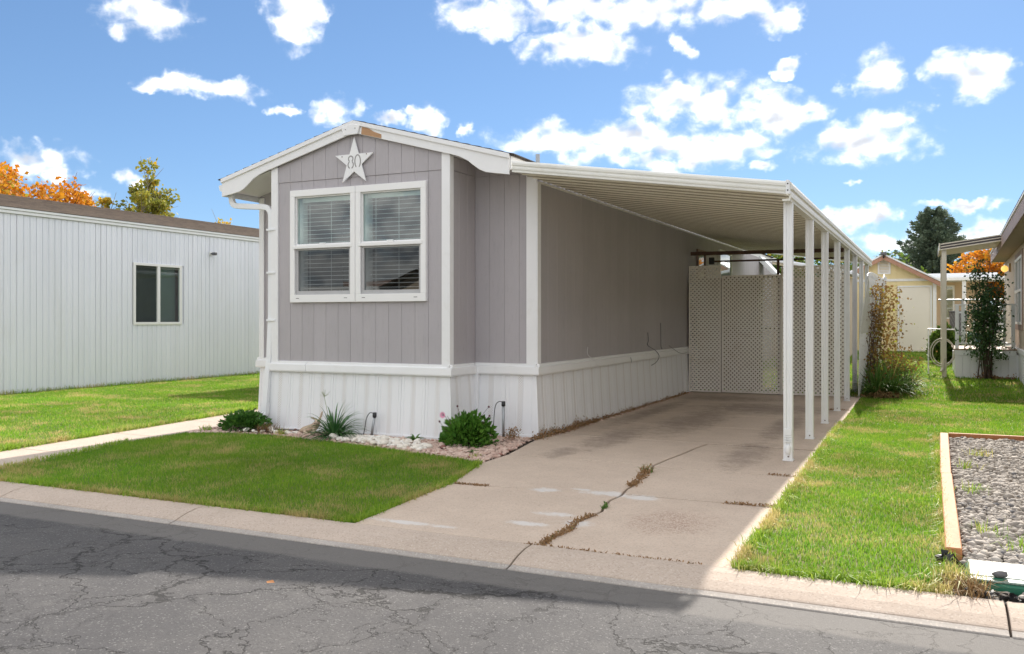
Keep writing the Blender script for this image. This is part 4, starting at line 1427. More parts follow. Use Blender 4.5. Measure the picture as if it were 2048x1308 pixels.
# warped white trellis along the outer side
trellis = empty('trellis', (-1.15, 17.5, 0), 'warped white trellis along the outer edge of the carport, carrying a dry vine', 'trellis')
b = MB()
lattice(b, 17.40, 21.4, 0.05, 2.30, lambda u, z, d: (-1.16 + d + 0.10 * max(0, z - 1.0) ** 1.5 + 0.04 * math.sin(u * 2.3) * z / 2 + max(0, u - 18.2) * 0.07, u, z + 0.05 * math.sin(u * 3.1) + gz(0, u)), 0.075, 0.036, 0.007, 0.0)
b.build('trellis_slats', M['lattice_white'], trellis)


# ------------------------------------------------------------------ white neighbour on the left
nb = empty('mobile_home', (-16.0, 15, 0), 'long white ribbed-metal mobile home with brown shingle roof across the side lawn', 'mobile home')
NX, NW, NY0, NY1, NTOP = -16.0, 4.4, 3.0, 27.0, 3.50
WY0, WY1, NZ0, NZ1 = 14.10, 15.50, 1.32, 2.715
b = MB()
for y0, y1, z0, z1 in ((NY0, WY0 + .03, 0, NTOP), (WY1 - .03, NY1, 0, NTOP), (WY0 + .03, WY1 - .03, 0, NZ0 + .03), (WY0 + .03, WY1 - .03, NZ1 - .03, NTOP)):
    b.add([(NX - 0.02, y0, z0), (NX - 0.02, y1, z0), (NX - 0.02, y1, z1), (NX - 0.02, y0, z1)], [(0, 1, 2, 3)])
b.add([(NX - .02, NY0, 0), (NX - NW, NY0, 0), (NX - NW, NY0, NTOP), (NX - NW / 2, NY0, 4.2), (NX - .02, NY0, NTOP)], [(0, 1, 2, 3, 4)])
b.add([(NX - .02, NY1, 0), (NX - NW, NY1, 0), (NX - NW, NY1, NTOP), (NX - NW / 2, NY1, 4.2), (NX - .02, NY1, NTOP)], [(0, 1, 2, 3, 4)])
b.add([(NX - NW, NY0, 0), (NX - NW, NY1, 0), (NX - NW, NY1, NTOP), (NX - NW, NY0, NTOP)], [(0, 1, 2, 3)])
nwall = b.build('wall', M['neighbor_siding'], nb)
b = MB(); b.add([(NX - 0.7, 13.2, .8), (NX - .7, 16.4, .8), (NX - .7, 16.4, 3), (NX - .7, 13.2, 3)], [(0, 1, 2, 3)])
b.build('interior_partition', M['interior'], nb)
PW = 0.137


def rib_panel(h):
    prof = [(0.0, -0.006), (0.006, -0.006), (0.012, 0.006), (0.045, 0.009), (0.075, 0.008), (0.080, 0.0125), (0.090, 0.0125), (0.095, 0.008), (PW - 0.010, 0.006), (PW, -0.006)]
    bb = MB()
    bb.sheet([(d, y, 0) for y, d in prof], (0, 0, h))
    me = bb.mesh('siding_panel')
    me.materials.append(M['neighbor_siding'])
    return me


full_me, low_me, top_me = rib_panel(NTOP - 0.02), rib_panel(NZ0 + 0.02), rib_panel(NTOP - NZ1 - 0.01)
y = 6.0
while y < 22.5:
    if y + PW > WY0 + 0.02 and y < WY1 - 0.02:
        o = link('siding_panel', low_me, None, nwall); o.location = (NX, y, 0.0)
        o = link('siding_panel', top_me, None, nwall); o.location = (NX, y, NZ1 - 0.01)
    else:
        o = link('siding_panel', full_me, None, nwall); o.location = (NX + random.uniform(-.003, .003), y, 0.0)
        o.rotation_euler = (0, random.uniform(-.0012, .0012), random.uniform(-.02, .02))
    y += PW
b = MB()
ring_pts = ((WY0, WY1, NZ0, NZ0 + .06), (WY0, WY1, NZ1 - .06, NZ1), (WY0, WY0 + .06, NZ0 + .06, NZ1 - .06), (WY1 - .06, WY1, NZ0 + .06, NZ1 - .06), (14.77, 14.85, NZ0 + .06, NZ1 - .06))
for y0, y1, z0, z1 in ring_pts:
    b.box(NX - .02, NX + .035, y0, y1, z0, z1)
nwin = b.build('window', M['vinyl_window'], nb, bevel=0.004)
b = MB(); b.add([(NX + .004, WY0 + .05, NZ0 + .05), (NX + .004, 14.78, NZ0 + .05), (NX + .004, 14.78, NZ1 - .05), (NX + .004, WY0 + .05, NZ1 - .05)], [(0, 1, 2, 3)]); b.build('pane', M['screened_glass'], nwin)
b = MB(); b.add([(NX + .002, 14.84, NZ0 + .05), (NX + .002, WY1 - .05, NZ0 + .05), (NX + .002, WY1 - .05, NZ1 - .05), (NX + .002, 14.84, NZ1 - .05)], [(0, 1, 2, 3)]); b.build('pane', M['window_glass'], nwin)
simple('mini_blind', (0.16, 0.22, 0.21), None, 0.6)
sb = MB(); sb.prism([(-.006, 0, -.0125), (.006, 0, .0115), (.007, 0, .0115), (-.005, 0, -.0125)], (0, 1.26, 0))
sm = sb.mesh('slat'); sm.materials.append(M['mini_blind'])
bl = MB(); bl.box(NX - .14, NX - .10, WY0 + .07, WY1 - .07, NZ1 - .09, NZ1 - .06); blo = bl.build('blind', M['mini_blind'], nb)
z = NZ1 - 0.11
while z > NZ0 + .06:
    o = link('slat', sm, None, blo); o.location = (NX - .12, WY0 + .07, z); z -= 0.026
# fascia and roof
b = MB(); b.box(NX - .02, NX + .05, NY0 - .1, NY1 + .1, NTOP - .015, NTOP + .045); b.build('fascia', M['white_metal'], nb, bevel=.006)
b = MB(); b.box(NX - .02, NX + .07, NY0 - .1, NY1 + .1, NTOP + .05, NTOP + .10); b.build('drip_edge', M['white_metal'], nb, bevel=.006)
b = MB()
b.add([(NX + .075, NY0 - .1, NTOP + .103), (NX + .075, NY1 + .1, NTOP + .103), (NX - NW / 2, NY1 + .1, 4.17), (NX - NW / 2, NY0 - .1, 4.17), (NX - NW - .07, NY0 - .1, NTOP + .103), (NX - NW - .07, NY1 + .1, NTOP + .103)], [(0, 1, 2, 3), (3, 2, 5, 4)])
nroof = b.build('roof', M['shingle_brown'], nb)
cs = []
for i in range(14):
    q0, q1 = i / 14, (i + 1) / 14
    xa, xb = NX + .08 - q0 * (NW / 2 + .08), NX + .08 - q1 * (NW / 2 + .08)
    za, zb = NTOP + .103 + q0 * (4.17 - NTOP - .103), NTOP + .103 + q1 * (4.17 - NTOP - .103)
    y = NY0
    b = MB()
    b.prism([(xa, NY0 - .1, za + .014), (xb - .02, NY0 - .1, zb + .003), (xb - .02, NY0 - .1, zb - .002), (xa, NY0 - .1, za + .002)], (0, NY1 - NY0 + .2, 0))
    b.build('shingle_course', M['shingle_brown'], nroof)
seccam = empty('security_camera', (NX + .02, 16.43, 3.05), 'small dark security camera high on the white metal wall', 'security camera')
b = MB(); b.box(NX + .01, NX + .03, 16.39, 16.47, 3.02, 3.11); b.build('base', M['white_metal'], seccam, bevel=.004)
b = MB(); b.bar((NX + .03, 16.43, 3.06), (NX + .10, 16.45, 3.05), .03, .03); b.build('arm', M['black_plastic'], seccam)
b = MB(); b.box(NX + .07, NX + .17, 16.42, 16.50, 3.02, 3.09); b.build('housing', M['trash_grey'], seccam, bevel=.008)

# side entry awning of the grey home (its shadow crosses the left lawn)
aw = empty('entry_awning', (-10.7, 17.6, 0), 'flat white entry awning on posts along the far side of the grey home', 'awning')
b = MB(); b.box(-12.9, -8.72, 16.35, 19.0, 2.66, 2.74); b.build('roof', M['white_metal'], aw, bevel=.01)
for x, y in ((-12.8, 16.5), (-12.8, 18.85)):
    b = MB(); b.box(x - .04, x + .04, y - .04, y + .04, -.02, 2.66); b.build('post', M['white_metal'], aw)


# ------------------------------------------------------------------ vegetation helpers
def in_poly(P, poly):
    x, y = P[:, 0], P[:, 1]
    ins = np.zeros(len(P), bool)
    n = len(poly)
    for i in range(n):
        x0, y0 = poly[i][:2]
        x1, y1 = poly[(i + 1) % n][:2]
        c = ((y0 > y) != (y1 > y)) & (x < (x1 - x0) * (y - y0) / (y1 - y0 + 1e-12) + x0)
        ins ^= c
    return ins


def sample_poly(poly, dens):
    xs_ = [p[0] for p in poly]; ys_ = [p[1] for p in poly]
    area = (max(xs_) - min(xs_)) * (max(ys_) - min(ys_))
    n = int(area * dens)
    P = np.stack([rng.uniform(min(xs_), max(xs_), n), rng.uniform(min(ys_), max(ys_), n)], 1)
    return P[in_poly(P, poly)]


def blades(P, z, h, wd, lean=0.5, seg=2):
    """P (n,2), z (n,), h (n,), wd (n,) -> curved blades"""
    n = len(P)
    a = rng.uniform(0, 2 * np.pi, n)
    la = rng.uniform(0, 2 * np.pi, n)
    ln = np.abs(rng.normal(0, lean, n)) * h
    dx, dy = np.cos(a) * wd / 2, np.sin(a) * wd / 2
    lx, ly = np.cos(la) * ln, np.sin(la) * ln
    base = np.stack([P[:, 0], P[:, 1], z], 1)
    side_ = np.stack([dx, dy, np.zeros(n)], 1)
    mid = base + np.stack([lx * .35, ly * .35, h * .58], 1)
    tip = base + np.stack([lx, ly, h * np.clip(1 - .35 * (ln / h) ** 2, .35, 1)], 1)
    V = np.stack([base - side_, base + side_, mid + side_ * .8, mid - side_ * .8, tip], 1)
    F = np.array([[0, 1, 2], [0, 2, 3], [3, 2, 4]])
    Fa = (np.arange(n)[:, None, None] * 5 + F[None]).reshape(-1, 3)
    return V.reshape(-1, 3), Fa, 5


def lump(P, s, seed):
    """cheap smooth 2-D value variation"""
    r = np.random.default_rng(seed)
    out = np.zeros(len(P))
    for k in range(6):
        f = r.normal(0, 1, 2) * s * (1 + k * .6)
        out += np.sin(P @ f + r.uniform(0, 6.3)) / (1 + k * .5)
    return out / 3


def grass_obj(name, poly, dens, h0, wd, label, zf=None, edge=None):
    P = sample_poly(poly, dens)
    n = len(P)
    lv = lump(P, 2.2, 5)
    h = h0 * rng.uniform(.55, 1.25, n) * (1 + .18 * lv)
    z = np.array([gz(0, yy) for yy in P[:, 1]]) - 0.012 if zf else np.full(n, -0.014)
    V, F, k = blades(P, z, h, wd * rng.uniform(.7, 1.3, n))
    tint = np.clip(rng.normal(.42, .30, n) + .16 * lv + .10 * lump(P, 9.0, 8), 0, 1)
    me = np_mesh(name, V, F, attrs={'tint': np.repeat(tint, k)})
    o = link(name, me, M['grass'])
    tag(o, label, 'grass', kind='stuff')
    return o


grass_obj('grass', front_lawn, 6800, 0.038, 0.0046, 'short shaded grass of the front lawn between walk and driveway')
grass_obj('grass', [(-16, 5.17), (-9.07, 5.17), (-9.16, 6.31), (-9.73, 11.06), (-9.85, 17.5), (-16, 17.5)], 3000, 0.042, 0.0075, 'sunlit short grass beside the white neighbouring home')
grass_obj('grass', left_lawn_far, 700, 0.055, 0.014, 'short grass behind the side lawn of the grey home', True)
grass_obj('grass', [(-1.03, 5.17), (0.115, 5.17), (0.115, 12.13), (3.6, 12.13), (3.6, 13.0), (-1.09, 13.0)], 6800, 0.036, 0.0046, 'bright grass strip between driveway and timber-edged gravel')
grass_obj('grass', [(-1.09, 13.0), (3.6, 13.0), (3.6, 17.5), (-1.11, 17.5)], 3200, 0.038, 0.007, 'bright grass beside the rear carport posts')
grass_obj('grass', right_lawn_far, 800, 0.055, 0.014, 'grass of the back yard in front of the yellow shed', True)

# shaggy, drier fringes where turf hangs over concrete
def fringe(line, wd_, dens, h0, label, mat='grass', lo=.35, hi=1.0):
    P = []
    for (x0, y0), (x1, y1) in zip(line[:-1], line[1:]):
        L = math.hypot(x1 - x0, y1 - y0)
        n = int(L * dens)
        u = rng.uniform(0, 1, n)
        off = rng.normal(0, wd_, n)
        nx_, ny_ = -(y1 - y0) / L, (x1 - x0) / L
        P.append(np.stack([x0 + (x1 - x0) * u + nx_ * off, y0 + (y1 - y0) * u + ny_ * off], 1))
    P = np.concatenate(P)
    n = len(P)
    V, F, k = blades(P, np.full(n, -.005), h0 * rng.uniform(.5, 1.5, n), np.full(n, .006), .9)
    me = np_mesh('grass_fringe', V, F, attrs={'tint': np.repeat(rng.uniform(lo, hi, n), k)})
    tag(link('grass_fringe', me, M[mat]), label, 'grass', kind='stuff')


fringe([(-8.02, 5.19), (-3.72, 5.19)], .025, 900, .05, 'ragged turf edge of the front lawn along the kerb')
fringe([(-3.70, 5.19), (-3.81, 6.76), (-4.08, 7.9)], .02, 600, .05, 'ragged turf edge of the front lawn along the driveway')
fringe([(-1.01, 5.19), (-1.09, 13.0)], .02, 600, .05, 'ragged turf edge of the bright lawn along the driveway')
fringe([(-1.0, 5.19), (0.12, 5.19)], .03, 1200, .055, 'ragged turf edge of the bright lawn along the kerb')
fringe([(-9.10, 5.3), (-9.20, 6.31), (-9.77, 11.06)], .03, 700, .075, 'shaggy turf edge along the pale concrete walk')
fringe([(-8.05, 5.3), (-8.12, 5.57), (-8.32, 6.56), (-8.58, 7.5)], .025, 500, .05, 'turf edge of the front lawn along the walk')
fringe([(-15.93, 6), (-15.93, 20)], .03, 250, .09, 'longer grass along the foot of the white ribbed wall')
fringe([(0.11, 5.3), (0.09, 12.1)], .015, 500, .06, 'grass growing up against the timber edging')


def leaf_mesh(name, C, N, size, tint, asp=0.55, fold=0.25, up=None):
    """leaf diamonds: C centres, N facing/length direction (n,3), size (n,)"""
    n = len(C)
    N = N / (np.linalg.norm(N, axis=1, keepdims=True) + 1e-9)
    ref = rng.normal(0, 1, (n, 3)) if up is None else up + rng.normal(0, .35, (n, 3))
    S = np.cross(N, ref)
    S /= (np.linalg.norm(S, axis=1, keepdims=True) + 1e-9)
    T = np.cross(S, N)
    L = size[:, None]
    base = C
    tip = C + N * L
    mid = C + N * L * .48
    a = mid + S * L * asp / 2 + T * L * fold * .3
    b_ = mid - S * L * asp / 2 + T * L * fold * .3
    V = np.stack([base, a, tip, b_], 1).reshape(-1, 3)
    F = (np.arange(n)[:, None, None] * 4 + np.array([[0, 1, 2], [0, 2, 3]])[None]).reshape(-1, 3)
    return np_mesh(name, V, F, attrs={'tint': np.repeat(tint, 4)})


def unit(n):
    v = rng.normal(0, 1, (n, 3))
    return v / np.linalg.norm(v, axis=1, keepdims=True)


def bush(name, loc, r, n, size, mat, label, cat='shrub', dome=True, tint=(.45, .3), lumps=11, asp=.62):
    o = empty(name, loc, label, cat)
    loc = np.array(loc)
    r = np.array(r)
    # several overlapping lumps so the outline is uneven
    cs_ = unit(lumps); cs_[:, 2] = np.abs(cs_[:, 2]) * .8
    cs_ *= rng.uniform(.25, .62, (lumps, 1))
    k = rng.integers(0, lumps, n)
    d = unit(n); d[:, 2] = np.abs(d[:, 2]) * 1.0 - .12
    rad = rng.uniform(.72, 1.05, n) ** .6
    C = cs_[k] + d * (rad * rng.uniform(.42, .60, lumps)[k])[:, None]
    C[:, 2] = np.abs(C[:, 2]) * .95 + .03
    ctr = np.array([0, 0, .15])
    N = (C - ctr); N /= np.linalg.norm(N, axis=1, keepdims=True)
    N = N * .75 + unit(n) * .55 + np.array([0, 0, .35])
    C = C * r + loc
    t_ = np.clip(rng.normal(tint[0], tint[1], n), 0, 1)
    me = leaf_mesh('leaves', C, N, size * rng.uniform(.6, 1.3, n), t_, asp, .3)
    link('leaves', me, M[mat], o)
    b = MB()
    for i in range(10):
        a = random.uniform(0, 6.28)
        q = random.uniform(.3, .75)
        b.tube([loc + np.array([0, 0, -.01]), loc + np.array([math.cos(a) * r[0] * q * .5, math.sin(a) * r[1] * q * .5, r[2] * .4]), loc + np.array([math.cos(a) * r[0] * q, math.sin(a) * r[1] * q, r[2] * .8])], [.006, .005, .002], 5)
    st = b.build('stems', M['cane'], o)
    st['kind'] = 'stuff'
    return o


# ------------------------------------------------------------------ front bed
def stones(name, poly, dens, size, mat, label, z0=-.015, flat=.7, smooth=True, sub=2, tint=(.45, .25), layers=1, extra=None):
    bm = bmesh.new()
    bmesh.ops.create_icosphere(bm, subdivisions=sub, radius=1.0)
    T = np.array([v.co[:] for v in bm.verts]); Ft = np.array([[v.index for v in f.verts] for f in bm.faces])
    bm.free()
    P = sample_poly(poly, dens) if extra is None else extra
    n = len(P)
    s = size * np.clip(rng.lognormal(0, .33, n), .4, 2.1)
    sc = np.stack([s * rng.uniform(.8, 1.3, n), s * rng.uniform(.7, 1.0, n), s * flat * rng.uniform(.6, 1.0, n)], 1)
    nv = len(T)
    # a small library of shape noises
    lib = 1 + rng.normal(0, .16 if sub == 1 else .09, (24, nv))
    sh = lib[rng.integers(0, 24, n)]
    V = T[None] * sh[..., None] * sc[:, None]
    a = rng.uniform(0, 6.28, n); c, s_ = np.cos(a), np.sin(a)
    b_ = rng.normal(0, .45, n); cb, sb_ = np.cos(b_), np.sin(b_)
    x, y, z = V[..., 0].copy(), V[..., 1].copy(), V[..., 2].copy()
    y, z = y * cb[:, None] - z * sb_[:, None], y * sb_[:, None] + z * cb[:, None]
    V[..., 0] = x * c[:, None] - y * s_[:, None] + P[:, 0:1]
    V[..., 1] = x * s_[:, None] + y * c[:, None] + P[:, 1:2]
    V[..., 2] = z + (z0 + sc[:, 2] * .5 + rng.uniform(0, size * .6, n) * layers)[:, None]
    F = (np.arange(n)[:, None, None] * nv + Ft[None]).reshape(-1, 3)
    t_ = np.clip(rng.normal(tint[0], tint[1], n), 0, 1)
    me = np_mesh(name, V.reshape(-1, 3), F, smooth, {'tint': np.repeat(t_, nv)})
    o = link(name, me, M[mat])
    tag(o, label, 'stones', kind='stuff')
    return o


skirt_line = [(-4.30, 9.80), (-5.10, 9.80), (-5.12, 9.13), (-7.95, 9.12), (-7.95, 9.8), (-8.66, 9.8)]
pink_poly = BED + [(-4.10, 8.5), (-4.30, 9.5)] + skirt_line + [(-8.66, 8.8)]
stones('pebbles', pink_poly, 1150, .019, 'pebble_pink', 'pinkish pebbles covering the front planting bed')
white_poly = [(-6.55, 8.62), (-6.55, 8.95), (-6.0, 8.93), (-5.3, 8.72), (-5.0, 8.45), (-5.0, 8.25), (-5.35, 8.32), (-6.0, 8.50)]
stones('white_pebbles', white_poly, 520, .027, 'pebble_white', 'larger white pebbles in a band near the middle of the bed', z0=.008)
stones('white_pebbles', [(-8.0, 8.66), (-7.1, 8.72), (-7.1, 8.98), (-7.9, 8.98)], 170, .028, 'pebble_white', 'white pebbles scattered by the downpipe outlet', z0=.006)
stones('edge_stones', None, 0, .016, 'pebble_pink', 'stones lying along the foot of the skirting under the carport', extra=np.stack([rng.uniform(-4.28, -4.17, 500), rng.uniform(9.9, 17.2, 500)], 1))

bush('low_shrub', (-8.08, 8.86, -.01), (.44, .28, .31), 1900, .055, 'dark_bush_leaf', 'low dark green shrub beside the downpipe outlet')
fb = bush('flowering_bush', (-4.80, 8.95, -.01), (.39, .34, .44), 3000, .062, 'bush_leaf', 'round green bush with a pink bloom by the driveway corner')
# pink bloom and dark seed heads
b = MB()
fc = Vector((-5.00, 8.74, .355))
for i in range(12):
    a = 2 * math.pi * i / 12
    d = Vector((math.cos(a), -.35, math.sin(a)))
    s_ = Vector((-math.sin(a), 0, math.cos(a)))
    p0, p1 = fc + d * .008, fc + d * .042
    b.add([p0, (p0 + p1) / 2 + s_ * .008, p1, (p0 + p1) / 2 - s_ * .008], [(0, 1, 2, 3)])
simple('petal', (0.72, 0.26, 0.42), (0.62, 0.20, 0.36), 0.6)
bl_ = b.build('bloom', M['petal'], fb)
simple('seed_head', (0.10, 0.035, 0.045), None, 0.9)
b = MB(); b.ball(fc, .010, 8, 6); b.build('bloom_eye', M['dark_hole'], bl_)
for x, y, z in ((-4.90, 8.90, .445), (-4.52, 8.95, .45), (-4.46, 8.85, .36), (-5.08, 8.8, .27)):
    b = MB(); b.ball((x, y, z), .013, 7, 5); b.tube([(x, y, z), (x * .5 + -4.8 * .5, y, z - .16)], .002, 4); b.build('seed_head', M['seed_head'], fb)


def strap_plant(name, loc, n, L, wd, mat, label, spread=.8, cat='plant', tint=(.4, .25), rise=1.0, segs=6, droop=1.0):
    o = empty(name, loc, label, cat)
    V, F, T = [], [], []
    for i in range(n):
        a = random.uniform(0, 6.283)
        ln = L * random.uniform(.6, 1.15)
        el_ = random.uniform(.35, 1.45) * rise
        w_ = wd * random.uniform(.7, 1.2)
        p = Vector(loc) + Vector((math.cos(a), math.sin(a), 0)) * random.uniform(0, .05) * L * 2
        d = Vector((math.cos(a) * math.cos(el_), math.sin(a) * math.cos(el_), math.sin(el_)))
        sd = Vector((-math.sin(a), math.cos(a), 0))
        k = len(V)
        tv = min(1, max(0, random.gauss(*tint)))
        for j in range(segs + 1):
            u = j / segs
            ww = w_ * (1 - u ** 2.2) * (.7 + .3 * min(1, u * 4)) / 2 + .0006
            V += [tuple(p - sd * ww + Vector((0, 0, ww * .5))), tuple(p), tuple(p + sd * ww + Vector((0, 0, ww * .5)))]
            T += [tv] * 3
            p = p + d * ln / segs
            d = (d + Vector((0, 0, -.30 * droop * (0.5 + u)))).normalized()
            if p.z < loc[2] + .01:
                p.z = loc[2] + .01
        for j in range(segs):
            q = k + j * 3
            F += [(q, q + 1, q + 4), (q, q + 4, q + 3), (q + 1, q + 2, q + 5), (q + 1, q + 5, q + 4)]
    me = np_mesh('leaves', np.array(V), np.array(F), True, {'tint': np.array(T)})
    link('leaves', me, M[mat], o)
    return o


sp = strap_plant('strappy_plant', (-6.52, 8.74, 0), 150, .46, .022, 'strap_leaf', 'dark green strap-leaved clump with one tall seed stalk, in front of the skirting', rise=.95)
b = MB(); b.tube([(-6.58, 8.78, .05), (-6.64, 8.76, .33), (-6.675, 8.75, .50)], [.004, .003, .0025], 5)
simple('stalk', (0.20, 0.24, 0.08), None, 0.7)
sk_ = b.build('stalk', M['stalk'], sp)
b = MB()
for i in range(16):
    a, e = random.uniform(0, 6.28), random.uniform(.1, 1.4)
    tip = Vector((-6.675, 8.75, .50)) + Vector((math.cos(a) * math.cos(e), math.sin(a) * math.cos(e), math.sin(e))) * random.uniform(.05, .10)
    b.tube([(-6.675, 8.75, .50), tip], .0012, 4)
b.build('seed_spray', M['stalk'], sk_)

# little reclining rabbit statue, ears up, in front of the skirting
rab = empty('rabbit_statue', (-6.98, 8.93, 0), 'small weathered rabbit statue lying on the pebbles beside the strappy plant', 'statue')


def skin_body(name, nodes, edges, mat, parent, sub=2):
    me = bpy.data.meshes.new(name)
    me.from_pydata([n_[0] for n_ in nodes], edges, [])
    o = link(name, me, M[mat], parent)
    md = o.modifiers.new('skin', 'SKIN')
    sv = me.skin_vertices[0].data
    for i, n_ in enumerate(nodes):
        sv[i].radius = n_[1] if isinstance(n_[1], tuple) else (n_[1], n_[1])
    sv[0].use_root = True
    s2 = o.modifiers.new('sub', 'SUBSURF'); s2.levels = sub; s2.render_levels = sub
    return o


rx, ry = -6.98, 8.93
RN = [((rx - .05, ry, .075), .050), ((rx - .14, ry, .055), .042), ((rx - .21, ry - .01, .030), .020),
      ((rx + .02, ry, .10), .045), ((rx + .075, ry - .01, .155), .036), ((rx + .10, ry - .04, .165), .034), ((rx + .105, ry - .085, .152), .020),
      ((rx + .120, ry - .025, .205), .013), ((rx + .135, ry - .01, .262), .015), ((rx + .140, ry, .300), .005),
      ((rx + .055, ry - .03, .195), .013), ((rx + .015, ry - .03, .212), .014), ((rx - .02, ry - .03, .210), .005),
      ((rx + .04, ry - .04, .05), .020), ((rx + .08, ry - .10, .022), .016), ((rx - .10, ry - .06, .030), .022), ((rx - .02, ry - .09, .02), .015)]
RE = [(0, 1), (1, 2), (0, 3), (3, 4), (4, 5), (5, 6), (5, 7), (7, 8), (8, 9), (5, 10), (10, 11), (11, 12), (3, 13), (13, 14), (0, 15), (15, 16)]
skin_body('body', RN, RE, 'statue', rab)
for ex, ey, ez in ((rx + .078, ry - .070, .178), (rx + .122, ry - .068, .180)):
    b = MB(); b.ball((ex, ey, ez), .0075, 8, 6); b.build('eye', M['dark_hole'], rab)
b = MB(); b.ball((rx + .105, ry - .106, .154), .006, 8, 6); b.build('nose', M['seed_head'], rab)


def stake(loc, label, h=.30, tilt=.05):
    o = empty('cable_stake', loc, label, 'stake')
    x, y, _ = loc
    b = MB(); b.tube([(x, y, -.02), (x + tilt, y, h - .05)], .016, 10); b.build('tube', M['galvanized'], o, smooth=True)
    b = MB(); b.tube([(x + tilt * .9, y, h - .06), (x + tilt, y, h - .05), (x + tilt * 1.05, y, h)], [.022, .026, .024], 10); b.build('cap', M['black_plastic'], o, smooth=True)
    cable([(x + tilt, y - .02, h - .01), (x + tilt - .05, y - .03, h - .005), (x + tilt - .10, y - .03, h - .08), (x + tilt - .13, y - .02, .10), (x + tilt - .17, y, .0)], .005, o, 'black_plastic', 'lead')
    return o


stake((-6.20, 9.06, 0), 'grey stake with a black looped cable behind the strappy plant', .30)
stake((-4.66, 9.62, 0), 'dark hooked stake just showing behind the round bush', .45, .0)
bh = empty('bed_cable', (-7.75, 8.9, 0), 'black loose cables lying on the pebbles by the downpipe', 'cable')
cable([(-7.95, 8.98, .28), (-8.02, 8.95, .22), (-8.10, 8.86, .10), (-8.05, 8.80, .03), (-7.8, 8.78, .03), (-7.5, 8.72, .03)], .006, bh, 'black_plastic')
cable([(-7.85, 8.73, .035), (-7.6, 8.78, .045), (-7.3, 8.92, .04), (-7.1, 9.0, .035)], .008, bh, 'black_plastic')
cable([(-7.9, 8.80, .035), (-7.5, 8.84, .05), (-7.25, 8.80, .04)], .006, bh, 'black_plastic')


def tuft(name, loc, n, h, wd, mat, label, spread=.05, lean=.8, tint=(.2, 1.0), cat='weed', group=None):
    P = np.array(loc[:2])[None] + rng.normal(0, spread, (n, 2))
    V, F, k = blades(P, np.full(n, loc[2] - .005), h * rng.uniform(.4, 1.2, n), np.full(n, wd), lean)
    me = np_mesh(name, V, F, attrs={'tint': np.repeat(rng.uniform(tint[0], tint[1], n), k)})
    return tag(link(name, me, M[mat]), label, cat, group)


tuft('dry_tuft', (-7.62, 8.80, 0), 260, .13, .007, 'straw', 'tan dried tuft on the pebbles left of the rabbit statue', .07)
tuft('weed', (-7.32, 8.72, 0), 60, .10, .008, 'grass', 'small green weed on the pebbles between dried tuft and rabbit', .03)
tuft('weed', (-8.45, 8.62, 0), 50, .09, .008, 'grass', 'small weed at the corner of the bed by the walk', .05)
strap_plant('dandelion', (-5.50, 8.95, 0), 16, .15, .035, 'lily_leaf', 'small dandelion rosette on white pebbles near the bay corner', rise=.7, tint=(.3, .15), cat='weed')
strap_plant('dandelion', (-4.45, 8.42, 0), 12, .10, .025, 'lily_leaf', 'tiny rosette weed at the driveway edge of the pebble bed', rise=.6, tint=(.3, .15), cat='weed')
tuft('weed', (-4.30, 8.2, 0), 40, .05, .007, 'grass', 'small green weed at the lower right tip of the pebble bed', .04)


def crumbly(name, pts, n, spread, h, mat, label, size=.022, cat='weed'):
    """mounded crumbly weed: lots of small leaves over a line"""
    L = []
    P = np.array(pts, float)
    seg = rng.integers(0, len(P) - 1, n)
    u = rng.uniform(0, 1, n)[:, None]
    C = P[seg] * (1 - u) + P[seg + 1] * u
    lum = .55 + .45 * np.sin(C[:, 0] * 9 + C[:, 1] * 11) * np.sin(C[:, 1] * 5.3)
    C = C + np.stack([rng.normal(0, spread, n), rng.normal(0, spread, n), np.abs(rng.normal(0, h, n)) * np.clip(lum, .15, 1)], 1)
    N = unit(n) + np.array([0, 0, .5])
    me = leaf_mesh(name, C, N, size * rng.uniform(.5, 1.3, n), rng.uniform(0, .86, n), .5)
    return tag(link(name, me, M[mat]), label, cat)


crumbly('dry_weeds', [(-4.26, 9.66, 0), (-4.22, 10.6, 0), (-4.24, 11.8, 0)], 2600, .035, .055, 'brown_weed', 'thick brown dried weeds along the skirting at the carport mouth', .026)
crumbly('dry_weeds', [(-4.24, 11.8, 0), (-4.24, 13.9, 0), (-4.24, 17.0, 0)], 2200, .028, .030, 'brown_weed', 'sparse dried weeds along the skirting deeper under the carport', .024)
crumbly('dry_weeds', [(-4.52, 9.50, 0), (-4.44, 9.45, .12)], 260, .045, .05, 'brown_weed', 'brown dead flower clump against the skirting by the corner', .028)
crumbly('crack_weeds', [(-2.40, 8.08, 0), (-2.39, 7.95, 0), (-2.33, 7.55, 0), (-2.32, 7.3, 0)], 520, .020, .026, 'brown_weed', 'brown weeds growing in the upper part of the driveway crack', .026)
tuft('crack_weeds', (-2.41, 8.10, 0), 60, .09, .008, 'lily_leaf', 'taller olive weed at the top of the driveway crack', .03, tint=(.4, .95))
crumbly('crack_weeds', [(-2.235, 6.13, 0), (-2.27, 5.88, 0), (-2.22, 5.6, 0), (-2.25, 5.38, 0), (-2.24, 5.2, 0)], 620, .016, .009, 'brown_weed', 'dense brown weeds in the lower part of the driveway crack', .024)
crumbly('crack_weeds', [(-2.24, 6.45, 0), (-2.245, 6.38, 0)], 60, .012, .02, 'lily_leaf', 'small green sprout in the middle of the driveway crack', .024)
crumbly('crack_weeds', [(-3.78, 6.80, 0), (-3.45, 6.80, 0)], 220, .018, .003, 'brown_weed', 'brown debris where the cross joint meets the front lawn', .020)
crumbly('crack_weeds', [(-1.45, 6.98, 0), (-1.06, 7.0, 0)], 220, .018, .006, 'brown_weed', 'dry weeds in the cross joint beside the bright lawn', .022)
